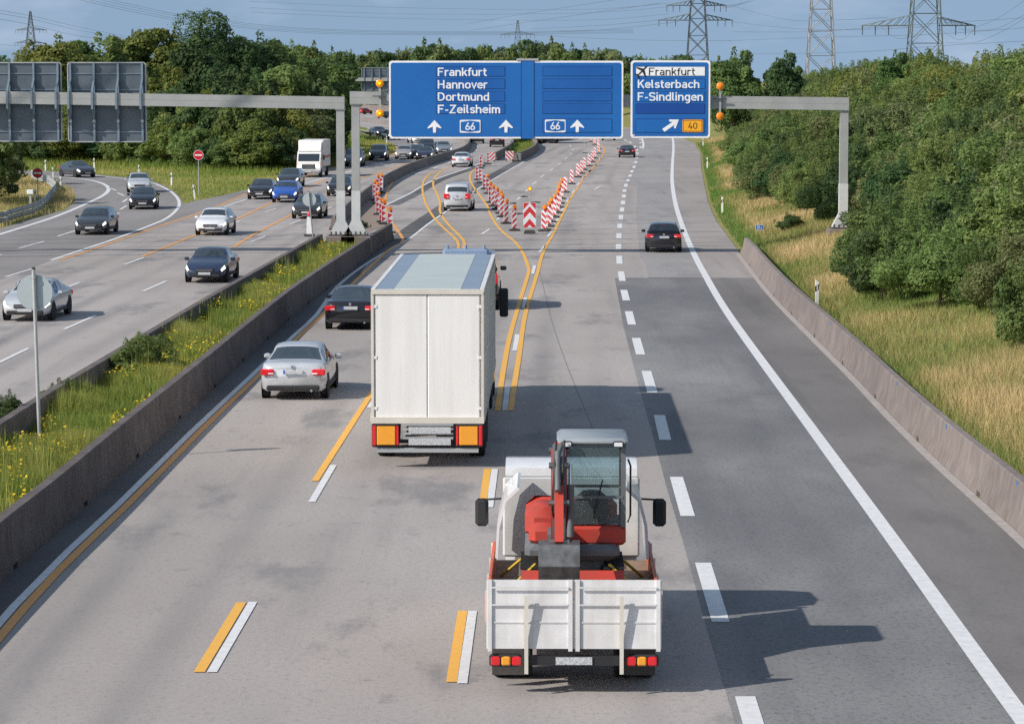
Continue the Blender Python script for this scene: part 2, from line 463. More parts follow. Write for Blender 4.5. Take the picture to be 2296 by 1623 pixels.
up_edge = [GC('c1', *p) for p in ((1590, 556), (1575, 512), (1510, 445), (1410, 388), (1310, 352), (1100, 326), (900, 306), (600, 278), (240, 268))]
low_edge = [GC('c1', *p) for p in ((230, 312), (460, 345), (545, 392), (622, 432), (657, 490), (640, 545), (560, 610), (250, 692), (0, 772))]
grass_edge = [GC('c2', *p) for p in ((1400, 95), (1640, 192), (1760, 235), (1812, 282), (1800, 322), (1740, 362), (1450, 440), (1150, 490), (1000, 517), (150, 747), (0, 782))] \
    + [GC('c1', *p) for p in ((1900, 490), (1700, 528))]
poly = [(p.x, p.y) for p in SEAM[1:13]] + [(-36, 545)] + [(p.x, p.y) for p in grass_edge + up_edge] + [(-62, 300), (-75, 320), (-75, 300), (-62, 281)] + [(p.x, p.y) for p in low_edge] + [(-36, 100)]
ramp = tag(sheet('slip_road', poly, .004, M_ASPH2), 'grey asphalt slip road curving in beside the oncoming carriageway', 'road', kind='structure')

BND = [GC('c6', 860, 1623), GC('c6', 700, 1080), GC('c6', 560, 580), GC('c6', 470, 280), GC('c5', 640, 1600), GC('c5', 480, 1030), GC('c5', 370, 600), GC('c5', 285, 140),
       GC('c5', 598, 143), GC('c5', 565, 0), GC('c4', 490, 1170), GC('c4', 450, 800), GC('c4', 465, 550), GC('c4', 395, 545), GC('c4', 425, 410), GC('c4', 472, 300), GC('c4', 470, 225), GC('c4', 420, 165)]
first = BND[0]
def edge_x0(y): return interp(EDGE, y) - .02
WL = [GC('d', *p) for p in ((2300, 1622), (2028, 1246.5), (1910, 1084.5), (1834.6, 981.7), (1636, 709), (1577, 610), (1552, 561), (1528, 502), (1513, 450), (1507, 404), (1508, 365), (1510, 332), (1508, 311), (1500, 297))]
WL = [Vector((WL[0].x - .05, 30, 0))] + WL
poly = [(first.x - 1.2, 22)] + [(p.x, p.y) for p in BND] + [(13, 480), (13, 520)] + [(x - .02, y) for y, x in reversed(EDGE) if y < 521]
seamY = GC('c5', 598, 143).y
far_poly = [p for p in poly if p[1] >= seamY - .05] + [(edge_x0(seamY), seamY)]
near_poly = [p for p in poly if p[1] < seamY - .05] 
k_ = next(i for i, p in enumerate(near_poly) if p[0] > 8)
near_poly = near_poly[:k_] + [(BND[7].x, seamY - .03), (edge_x0(seamY), seamY - .03)] + near_poly[k_:]
M_ASPH_OLD = road_mat('old_exit_asphalt', (.285, .27, .265), (.16, .155, .155), (.345, .33, .32), .4, .35, .4)
tag(sheet('old_exit_lane', far_poly, .004, M_ASPH_OLD), 'paler older asphalt of the exit lane beyond the cross seam', 'road', kind='structure')
exit_road = tag(sheet('exit_lane', near_poly, .004, M_ASPH), 'dark grey asphalt exit lane along the right edge of the motorway', 'road', kind='structure')
wl = catmull(WL, 6)
M_SHOULDER_OLD = road_mat('old_shoulder_asphalt', (.315, .28, .262), (.18, .165, .155), (.36, .325, .305), .4, .35, .4)
xs_at = float(np.interp(seamY, [p[1] for p in wl], [p[0] for p in wl]))
for nm, lo, hi, mt, lab in (('hard_shoulder', -99, seamY, M_SHOULDER, 'brownish asphalt hard shoulder outside the solid white line'), ('old_hard_shoulder', seamY + .03, wl[-1][1] - .01, M_SHOULDER_OLD, 'pale older hard shoulder beyond the cross seam near the gantry')):
    lft = [(p[0], p[1]) for p in wl if lo <= p[1] <= hi]
    rgt = [(x - .04, y) for y, x in reversed(EDGE) if lo <= y <= hi]
    e_ = edge_x0(seamY) - .02
    if nm == 'hard_shoulder': poly = lft + [(xs_at, hi), (e_, hi)] + rgt
    else: poly = [(xs_at, lo)] + lft + [(edge_x0(hi), hi)] + rgt + [(e_, lo)]
    tag(sheet(nm, poly, .008, mt), lab, 'road', kind='structure')

MZ = .013
def paint(name, pts, w, material=M_WHITE, parent=road, off=0.0, z=MZ, step=2.0):
    return ribbon(name, pts, w, z, material, parent, step, True, off)

def dash(c, far, near_, w=.15, parent=road, material=M_WHITE, z=MZ):
    return ribbon('lane_dash', [GC(c, *near_), GC(c, *far)], w, z, material, parent, smooth=False)

paint('edge_line', WL, .30, parent=exit_road, z=.0165)
# block dashes between the through lane and the exit lane
for c, rows in {'c6': ((223, 445, 525, 590), (710, 1045, 676, 777), (1468, 1790, 915, 1013)),
                'c5': ((84, 172, 345, 358), (255, 353, 371, 395), (453, 577, 416, 447), (700, 854, 484, 527), (1006, 1205, 580, 636), (1415, 1645, 700, 756)),
                'c4': ((1160, 1230, 308, 311), (1058, 1108, 303, 302), (962, 1008, 306, 305), (880, 920, 313, 313), (805, 843, 325, 322), (740, 775, 333, 332), (682, 712, 341, 341),
                       (628, 655, 348, 348), (583, 605, 355, 353), (535, 560, 368, 364), (495, 513, 386, 380), (455, 473, 405, 398), (417, 436, 421, 414), (378, 397, 440, 434), (338, 355, 455, 451),
                       (298, 313, 462, 461), (264, 276, 466, 467), (232, 245, 459, 462), (205, 218, 440, 445), (173, 183, 400, 410), (150, 160, 355, 365))}.items():
    for fy, ny, fx, nx in rows:
        dash(c, (fx, fy), (nx, ny), .29, exit_road, z=.0125)
ribbon('white_line', [GC('c4', 512, 228), GC('c4', 518, 190), GC('c4', 505, 140)], .28, .0165, M_WHITE, exit_road)
for y0, y1, x in ((172, 182, 492), (145, 152, 488), (208, 222, 493)):
    dash('c4', (x, y0), (x, y1), .25, exit_road, z=.0125)

# lane line to the right of the lorry, with its yellow twins
for far, near_ in (((218, 311), (191, 509)), ((103, 1042), (50, 1415))):
    dash('c9', far, near_)
for far, near_ in (((1588, 210), (1574, 265)), ((1527, 420), (1517, 490)), ((1474, 662), (1457, 767)), ((1410, 1010), (1391, 1158))):
    dash('c8', far, near_)
for x, y0, y1 in ((1300, 1205, 1270), (1377, 1065, 1115), (1440, 935, 985), (1497, 835, 875), (1555, 740, 775), (1607, 660, 692), (1652, 590, 617), (1703, 527, 553), (1767, 463, 487), (1820, 402, 422), (1866, 345, 364)):
    k = (y1 - y0) * .42
    dash('c3', (x + k, y0), (x - k, y1))
for far, near_ in (((180, 311), (155, 509)), ((52, 1042), (-5, 1408))):
    dash('c9', far, near_, .16, material=M_YEL)
V_LEFT = [GC('c3', *p) for p in ((650, 455), (605, 500), (600, 560), (640, 640), (700, 720), (760, 800), (790, 880), (850, 990), (930, 1080), (1020, 1150), (1090, 1230), (1140, 1330), (1172, 1430))] \
    + [GC('d', *p) for p in ((1186, 609), (1162, 688), (1141, 764), (1124, 859), (1116, 921))]
V_RIGHT = [GC('c3', *p) for p in ((1870, 215), (1908, 255), (1908, 295), (1870, 360), (1800, 440), (1720, 530), (1650, 640), (1580, 740), (1530, 840), (1470, 960), (1410, 1090), (1340, 1210), (1290, 1330))] \
    + [GC('d', *p) for p in ((1206, 609), (1182, 688), (1171, 743), (1165, 791), (1154, 859), (1145, 921))]
paint('temporary_line', V_LEFT, .16, M_YEL, step=3)
paint('temporary_line', V_RIGHT[:7], .16, M_ORA, step=3)
paint('temporary_line', V_RIGHT[6:], .16, M_YEL, step=3)
# lane line to the left of the lorry
LANE_L = [(30, -4.68), (50.5, -4.36), (68.7, -4.06), (120, -2.95), (173.4, -1.47)]
for k in range(6):
    y1 = 50.55 + 18.1 * k
    if k == 5: y1 += 4
    ribbon('lane_dash', [(interp(LANE_L, y1 - 6.05), y1 - 6.05), (interp(LANE_L, y1), y1)], .15, MZ, M_WHITE, road, smooth=False)
ribbon('lane_dash', [(interp(LANE_L, 44.5) - .19, 44.5), (interp(LANE_L, 50.5) - .19, 50.5)], .17, MZ, M_YEL, road, smooth=False)
CA = [(490, 1205), (440, 1120), (330, 1020), (240, 920), (170, 800), (140, 700), (135, 620), (160, 550), (220, 500), (300, 475), (400, 440)]
CB = [(545, 1190), (500, 1110), (400, 1010), (330, 920), (302, 850), (308, 800), (280, 700), (240, 620), (250, 550), (290, 500), (325, 478)]
paint('temporary_line', [(interp(LANE_L, y) - .2, y) for y in (65.9, 80, 100, 125)] + [(-2.75, 145)] + [GC('c3', *p) for p in CB], .16, M_YEL, step=3)
paint('temporary_line', [(-2.95, 146)] + [GC('c3', *p) for p in CA], .16, M_YEL, step=3, z=MZ + .003)
for far, near_ in (((790, 1040), (715, 1090)), ((885, 930), (858, 955)), ((1010, 815), (975, 840)), ((1102, 722), (1055, 757)), ((1180, 646), (1140, 676)), ((1246, 580), (1210, 606)), ((1324, 512), (1290, 536)),
                   ((1410, 450), (1376, 472)), ((1488, 394), (1458, 413)), ((1546, 345), (1524, 360)), ((1590, 300), (1576, 312)), ((1600, 262), (1604, 274)), ((1570, 222), (1584, 236)),
                   ((128, 484), (64, 508)), ((290, 430), (240, 452)), ((410, 386), (380, 402)), ((618, 302), (600, 312)), ((664, 265), (657, 274)), ((664, 232), (672, 242)), ((1880, 620), (1810, 655))):
    dash('c3', far, near_)
# left edge of the carriageway
EY = [Vector((-7.9, 36, 0))] + [GC('d', *p) for p in ((58, 1360), (177, 1236), (284, 1134), (390, 1027), (444, 972), (497, 921), (572, 850), (672, 753), (723, 705), (798, 630), (866, 566))]
EW = [Vector((-8.1, 36, 0))] + [p + Vector((-.2, 0, 0)) for p in EY[1:-1]]
W1 = [GC('c3', *p) for p in ((0, 1140), (180, 1000), (360, 872), (620, 688), (800, 572), (1120, 385))]
paint('edge_line', EW[:-1] + [Vector((-7.35, 128, 0)), Vector((-6.75, 146, 0))] + W1, .16, step=4)
paint('temporary_line', EY + [GC('d', 888, 551), GC('d', 904, 539), GC('d', 882, 503), GC('d', 867, 477), GC('d', 864, 452), GC('d', 870, 426), GC('d', 882, 408)], .17, M_ORA, step=2, z=MZ + .003)
W2 = [GC('d', *p) for p in ((866, 460), (916, 436), (974, 404), (1054, 376), (1082, 364))]
paint('edge_line', W2, .18)
def strip(name, pts, w, off, material, z):
    return ribbon(name, pts, w, z, material, road, 3, True, off)
strip('gutter_strip', [Vector((-7.85, 30, 0))] + EY[1:-1] + [Vector((-6.75, 146, 0)), W1[0]], 1.2, -.62, M_GUTTER, .005)
strip('joint_strip', W1, 1.0, -.60, M_GUTTER, .0075)
strip('joint_strip', W2, .75, .50, M_GUTTER, .0075)
tag(sheet('verge_dirt', [(p.x, p.y) for p in [GC('c2', *q) for q in ((1240, 1225), (1270, 1080), (1420, 925), (1560, 815), (1600, 1000), (1645, 1130), (1660, 1160), (1500, 1215))]], .009, M_DIRT),
    'reddish gravel patch behind the guide beacons near the gantry posts', 'gravel', kind='structure')

# oncoming carriageway and slip road markings
for far, near_ in (((498, 25), (220, 100)), ((400, 322), (62, 424)), ((895, 487), (560, 615)), ((1620, 205), (1395, 285)), ((1080, 855), (720, 1013)), ((320, 1225), (-60, 1410)), ((1872, 470), (1605, 587)), ((20, 172), (-60, 195))):
    dash('d5', far, near_)
for far, near_ in (((355, 1265), (190, 1330)), ((750, 1085), (615, 1140)), ((1090, 940), (985, 990)), ((475, 957), (345, 1003)), ((70, 1098), (-60, 1150)), ((1410, 625), (1370, 648))):
    dash('c2', far, near_, .13)
for far, near_ in (((660, 788), (502, 836)), ((1035, 636), (945, 673)), ((1100, 572), (1045, 606)), ((1106, 512), (1066, 542)), ((1080, 486), (1022, 460)), ((1010, 440), (950, 417)), ((2145, 515), (1880, 608))):
    dash('c1', far, near_, .17 if near_[0] != 1880 else .15, ramp)
for far, near_ in (((525, 828), (508, 846)), ((1560, 580), (1540, 600))):
    dash('d4', far, near_)
paint('edge_line', [Vector((-28.6, 120, 0))] + [GC('c1', *p) for p in ((0, 820), (210, 755), (430, 685), (600, 620), (760, 550), (880, 492), (930, 455), (945, 425), (920, 395), (850, 365), (740, 343), (600, 326), (460, 318), (240, 300))], .32, parent=ramp, step=3)
paint('edge_line', [GC('c1', *p) for p in ((445, 1045), (700, 960), (1000, 860), (1300, 745), (1450, 680), (1540, 600), (1557, 545), (1530, 490), (1470, 440), (1380, 395), (1310, 372), (1100, 340), (900, 318), (600, 288), (240, 275))], .22, parent=ramp, step=3)
paint('temporary_line', [GC('c1', *p) for p in ((515, 1043), (700, 988), (900, 918), (1200, 813), (1500, 712), (1730, 637), (1900, 570), (2130, 470))] + [GC('c2', *p) for p in ((130, 795), (600, 690), (1000, 537), (1450, 452), (1745, 378), (1806, 322), (1818, 288), (1790, 262))], .16, M_ORA, parent=ramp, step=3)
paint('temporary_line', [GC('c1', *p) for p in ((1230, 1015), (1700, 825), (2010, 705))] + [GC('c2', *p) for p in ((0, 1090), (220, 992), (430, 887), (600, 812), (740, 750), (880, 700), (1020, 635))], .17, M_ORA, step=3)
paint('edge_line', [GC('c2', *p) for p in ((750, 690), (1060, 607), (1240, 562), (1440, 503), (1760, 430), (1900, 395))], .22, step=3)
paint('temporary_line', [GC('c2', *p) for p in ((-900, 1760), (-400, 1560), (0, 1388), (200, 1262), (400, 1155), (640, 1030), (970, 840), (1050, 795), (1370, 640), (1560, 575), (1760, 510), (2030, 430), (2200, 385))][2:], .17, M_ORA, step=3)
paint('edge_line', [GC('c2', *p) for p in ((2080, 262), (1990, 222), (1900, 192))] + [Vector((-27, 520, 0)), Vector((-44, 640, 0)), Vector((-70, 760, 0))], .3, step=6)

# ------------------------------------------------------------------ embankment on the right
def vnoise(x, y, s=1.0):
    return math.sin(x * .31 * s + 1.3) * math.cos(y * .23 * s + .4) + .5 * math.sin(x * .83 * s - y * .57 * s) + .3 * math.cos(y * 1.31 * s + x * .4 * s)

def bank_z(d, y):
    w = max(0.0, d - .35)
    z = .22 * min(w, 5.0) + .36 * max(0.0, min(w - 5.0, 10.0)) + .08 * max(0.0, min(w - 15.0, 20.0))
    far = min(1.0, max(0.0, (y - 420) / 250))
    z *= 1 - .55 * far
    return z + .10 * vnoise(d, y) * min(1.0, w * .4) + (-.02 if d < .35 else .02)

def edge_x(y):
    return interp(EDGE, y)

def edge_frame(y):
    x0, x1 = edge_x(y - 3), edge_x(y + 3)
    t = Vector((x1 - x0, 6, 0)).normalized()
    return Vector((edge_x(y), y, 0)), Vector((t.y, -t.x, 0)), t

def bank(y, d):
    p, n, t = edge_frame(y)
    q = p + n * d
    return Vector((q.x, q.y, bank_z(d, y)))

ys = list(np.arange(20, 240, 4.0)) + list(np.arange(240, 1000, 12.0))
ds = [.0, .35, .8, 1.4, 2.2, 3.2, 4.4, 5.6, 7, 9, 11, 13, 15, 18, 24, 34, 50]
mb = MB(); vs = []
for y in ys:
    for d in ds:
        vs.append(bank(y, d))
k = len(ds)
mb.add(vs, [(i * k + j, i * k + j + 1, i * k + k + j + 1, i * k + k + j) for i in range(len(ys) - 1) for j in range(k - 1)])
M_BANK = mat('bank_soil', (.30, .25, .11), .95, noise=(.6, (.17, .20, .05)), spec=.1)
tag(mb.build('embankment', M_BANK, smooth='all', fix=False), 'grassy embankment rising along the right edge of the motorway', 'embankment', kind='structure')

# ------------------------------------------------------------------ concrete barriers
def profile(h, wide=.30, top=.11):
    return [(-wide, 0), (-wide, .09 * h), (-wide * .64, .40 * h), (-top, h - .025), (-top + .03, h), (top - .03, h), (top, h - .025), (wide * .64, .40 * h), (wide, .09 * h), (wide, 0)]

def barrier(name, pts, hts, label, material, seglen, wide=.30, top=.11, base=0.0, group=None, drain=True, bluemark=False):
    """A run of concrete barrier: one mesh per cast segment, with an open joint and a drain slot at the foot of every joint."""
    q = catmull(pts, .5)
    cum = np.concatenate([[0], np.cumsum([np.linalg.norm(q[i + 1] - q[i]) for i in range(len(q) - 1)])])
    q = np.array(q)
    root = empty(name, (q[0][0], q[0][1], base))
    tag(root, label, 'barrier', group)
    n = max(1, round(cum[-1] / seglen))
    tot = cum[-1]
    def at(s):
        s = min(max(s, 0), tot)
        x, y = np.interp(s, cum, q[:, 0]), np.interp(s, cum, q[:, 1])
        a, b = min(s + .3, tot), max(s - .3, 0)
        t = np.array((np.interp(a, cum, q[:, 0]) - np.interp(b, cum, q[:, 0]), np.interp(a, cum, q[:, 1]) - np.interp(b, cum, q[:, 1])))
        t /= np.linalg.norm(t)
        return np.array((x, y)), np.array((t[1], -t[0]))
    for i in range(n):
        s0, s1 = tot * i / n + .012, tot * (i + 1) / n - .012
        st = [s0, s0 + .22, s0 + .23] + list(np.linspace(s0 + .23, s1 - .23, max(2, int((s1 - s0) / 2.2)))[1:-1]) + [s1 - .23, s1 - .22, s1]
        mb = MB(); vs = []; np_ = 10
        for j, s in enumerate(st):
            p, nn = at(s)
            h = float(np.interp(s / tot, [t[0] for t in hts], [t[1] for t in hts]))
            lift = .13 if drain and (j < 2 or j > len(st) - 3) else 0
            for a, z in profile(h, wide, top):
                zz = max(z, lift)
                e = p + nn * a
                vs.append((e[0] - q[0][0], e[1] - q[0][1], zz))
        fs = [(j * np_ + a, j * np_ + (a + 1) % np_, j * np_ + np_ + (a + 1) % np_, j * np_ + np_ + a) for j in range(len(st) - 1) for a in range(np_)]
        fs += [tuple(range(np_ - 1, -1, -1)), tuple((len(st) - 1) * np_ + a for a in range(np_))]
        mb.add(vs, fs)
        seg = mb.build('barrier_segment', material, root, smooth=True)
        if bluemark:
            p, nn = at((s0 + s1) / 2 + 1.1); _, nn2 = at((s0 + s1) / 2)
            h = float(np.interp(.5, [t[0] for t in hts], [t[1] for t in hts]))
            e = p - nn * (top + .012)
            t_ = np.array((-nn[1], nn[0]))
            bb = MB().box((e[0] - q[0][0], e[1] - q[0][1], h - .10), (.012, .11, .13), rz=math.atan2(t_[1], t_[0]) - math.pi / 2)
            bb.build('blue_mark', mat('blue_spot_paint', (.03, .16, .42), .6), seg)
    return root

foot = [GC('d', *p) for p in ((2253, 1168), (2109, 1039), (2000, 933), (1920, 849), (1854, 784), (1756, 687), (1707, 631), (1660, 569))]
foot = [Vector((9.78, 34, 0))] + foot
barrier('concrete_barrier', [p + Vector((.30, 0, 0)) for p in foot], [(0, .88), (.93, .88), (1, .80)], 'long concrete barrier beside the hard shoulder with small blue paint marks', M_WALL, 9.6, bluemark=True)
foot = [GC('d', *p) for p in ((0, 1311), (151, 1176), (310, 1027), (481, 872), (563, 796), (700, 676))] + [GC('d', 884, 536)]
foot = [Vector((-9.0, 30, 0))] + foot
MED_R = [p + Vector((-.22, 0, 0)) for p in foot]
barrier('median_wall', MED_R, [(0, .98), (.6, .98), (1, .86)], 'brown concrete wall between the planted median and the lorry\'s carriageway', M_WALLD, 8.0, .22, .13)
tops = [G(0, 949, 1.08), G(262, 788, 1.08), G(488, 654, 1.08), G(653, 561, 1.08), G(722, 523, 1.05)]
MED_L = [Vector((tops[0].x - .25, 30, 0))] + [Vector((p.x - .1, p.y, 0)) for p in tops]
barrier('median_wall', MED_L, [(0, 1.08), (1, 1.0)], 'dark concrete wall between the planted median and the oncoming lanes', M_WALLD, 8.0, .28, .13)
TEMP = [GC('d', 748, 517), GC('d', 775, 487), GC('d', 806, 460), GC('d', 858, 418), GC('d', 890, 399), GC('d', 927, 382), GC('d', 982, 363.6), GC('d', 1013, 354), GC('d', 1040, 343), GC('d', 1051, 331), GC('d', 1046, 318), Vector((-10, 450, 0)), Vector((-17.5, 520, 0)), Vector((-29, 600, 0)), Vector((-44, 690, 0)), Vector((-66, 790, 0))]
barrier('temporary_barrier', TEMP, [(0, .78), (1, .80)], 'dark temporary barrier curving between the two carriageways with gaps at its foot', M_TEMP, 7.5, .28, .10)
FARL = [GC('d2', 395, 548), GC('d2', 540, 462), GC('d2', 640, 385), GC('d2', 690, 300), Vector((2.2, 440, 0)), Vector((-5, 520, 0)), Vector((-18, 610, 0))]
FARR = [GC('d2', 690, 562), GC('d2', 850, 500), GC('d2', 960, 430), GC('d2', 1000, 360), GC('d2', 985, 300), Vector((8.5, 440, 0)), Vector((2, 520, 0)), Vector((-10, 610, 0))]
barrier('concrete_barrier', FARL, [(0, .85), (1, .85)], 'grey barrier on the left of the far planted strip below the blue sign', M_WALL, 7.5, .28, .12)
barrier('concrete_barrier', FARR, [(0, .85), (1, .85)], 'grey curved barrier on the right of the far planted strip below the blue sign', M_WALL, 7.5, .28, .12)
barrier('parapet_wall', [Vector((-8, 660, 0)), Vector((-29, 760, 0)), Vector((-52, 838, 0)), Vector((-85, 930, 0)), Vector((-120, 1000, 0))], [(0, 1.5), (1, 1.5)], 'low brown parapet wall at the far bend of the motorway', M_WALL, 12, .25, .2, drain=False)

strip('foot_strip', [p + Vector((-.42, 0, 0)) for p in [Vector((10.08, 34, 0))] + [q + Vector((.30, 0, 0)) for q in [GC('d', *p) for p in ((2253, 1168), (2109, 1039), (2000, 933), (1920, 849), (1854, 784), (1756, 687), (1707, 631), (1660, 569))]]], .22, 0, mat('pale_mortar', (.42, .385, .36), .9, noise=(3, (.33, .30, .28))), .0125)
strip('lane_joint', [GC('d', *p) for p in ((1208, 600), (1222, 660), (1240, 730), (1275, 830), (1325, 950), (1345, 1010))], .022, 0, mat('joint_sealant', (.21, .20, .20), .8), .006)
# soil between the median walls
mb = MB(); vs = []
zs = list(np.arange(30, 150, 3.0))
def med_l(y): return interp([(p.y, p.x) for p in MED_L], y)
def med_r(y): return interp([(p.y, p.x) for p in MED_R], y)
def med_z(t, y): return .42 + .10 * math.sin(y * .6 + t * 4) + .07 * math.sin(y * 1.7) - .1 * max(0, (y - 120) / 30)
for y in zs:
    for t in (0, .25, .5, .75, 1.0):
        vs.append((med_l(y) * (1 - t) + med_r(y) * t, y, med_z(t, y)))
mb.add(vs, [(i * 5 + j, i * 5 + j + 1, i * 5 + 6 + j, i * 5 + 5 + j) for i in range(len(zs) - 1) for j in range(4)])
tag(mb.build('median_soil', mat('median_soil', (.13, .11, .06), .95, noise=(1.5, (.10, .13, .035)), spec=.1), smooth='all', fix=False), 'raised soil bed between the two median walls', 'soil', kind='structure')

# ------------------------------------------------------------------ sign gantries
GY = 150.0
def gantry(name, x_post, foot_z, beam_a, beam_b, label, thick, depth, posts, Y):
    """posts: list of (x, foot z, top z); beam_a / beam_b: (x, z of the beam's top)."""
    root = tag(empty(name, (0, Y, 0)), label, 'gantry')
    (xa, za), (xb, zb) = beam_a, beam_b
    poly = [(xa, za), (xb, zb), (xb, zb - thick), (xa, za - thick)]
    beam = MB().prism(poly, -depth / 2, depth / 2).build('beam', M_GANTRY, root)
    sl = (zb - za) / (xb - xa)
    MB().prism([(xa + .05, za - thick * .48 + .0), (xb - .05, zb - thick * .48), (xb - .05, zb - thick * .50), (xa + .05, za - thick * .50)], -depth / 2 - .004, -depth / 2 + .01).build('weld_seam', mat('weld_grey', (.27, .28, .27), .6), beam)
    for x, fz, side in posts:
        zt = za + sl * (x - xa) - thick
        w = .40
        p = MB()
        p.prism([(x - w / 2, zt), (x + w / 2, zt), (x + w / 2, fz + 1.05), (x - w / 2, fz + 1.05)], -.2, .2)
        po = p.build('post', M_GANTRY, root)
        MB().box((x, 0, zt + .004 - .03), (w + .10, .5, .05)).build('cap_plate', M_GALV, po)
        q = MB()
        q.prism([(x - w / 2 - .015, fz + 2.2), (x + w / 2 + .015, fz + 2.2), (x + w / 2 + .015, fz + .75), (x + w / 2 + .34, fz + .12), (x + w / 2 + .34, fz + .06), (x - w / 2 - .34, fz + .06), (x - w / 2 - .34, fz + .12), (x - w / 2 - .015, fz + .75)], -.215, .215)
        q.build('painted_foot', mat('post_foot_paint', (.62, .63, .62), .5, noise=(2, (.54, .55, .55))), po)
        b = MB().box((x, 0, fz + .03), (1.16, .9, .06)).build('base_plate', M_RUBBER, root)
        for i in range(5):
            MB().tube((x - .46 + i * .23, -.36, fz + .06), (x - .46 + i * .23, -.36, fz + .20), .045, n=6).build('anchor_bolt', M_RUBBER, b)
        MB().bev((x, 0, (fz - .4) / 2 - .1), (1.5, 1.3, fz + .58), .04).build('concrete_plinth', M_WALL, root)
    return root

xL, xR = PC('ca', 1012, 795, GY).x, PC('cc', 916, 755, GY).x
zL, zR = PC('ca', 1012, 795, GY).z, PC('cc', 916, 755, GY).z
post_r = PY(1888, 471, GY).x
gantry('sign_gantry', 0, 0, (xL, zL), (xR, zR), 'grey steel gantry carrying the two blue signs over the right carriageway', .62, .6,
       [(PY(798, 400, GY).x, 1.0, 1), (post_r + .05, 1.35, 1)], GY)
xR2, zR2 = PC('ca', 965, 843, GY).x, PC('ca', 965, 843, GY).z
z0 = PC('c0', 1250, 815, GY).z
xA = -33.0
zA = z0 + (z0 - zR2) / (PC('c0', 1250, 815, GY).x - xR2) * (xA - PC('c0', 1250, 815, GY).x)
gantry('sign_gantry', 0, 0, (xA, zA), (xR2, zR2), 'grey steel gantry holding two signs seen from behind over the oncoming lanes', .60, .55,
       [(PY(764, 400, GY).x, 1.0, 1), (xA + .3, .2, 1)], GY)

FGY = 487.0
fz = PC('ca', 1000, 677, FGY).z
gantry('sign_gantry', 0, 0, (PC('ca', 830, 677, FGY).x, fz), (-2.0, fz), 'far grey gantry with a sign back behind the orange warning lamps', .55, .5,
       [(PC('ca', 842, 700, FGY).x, .1, 1), (-2.5, .1, 1)], FGY)

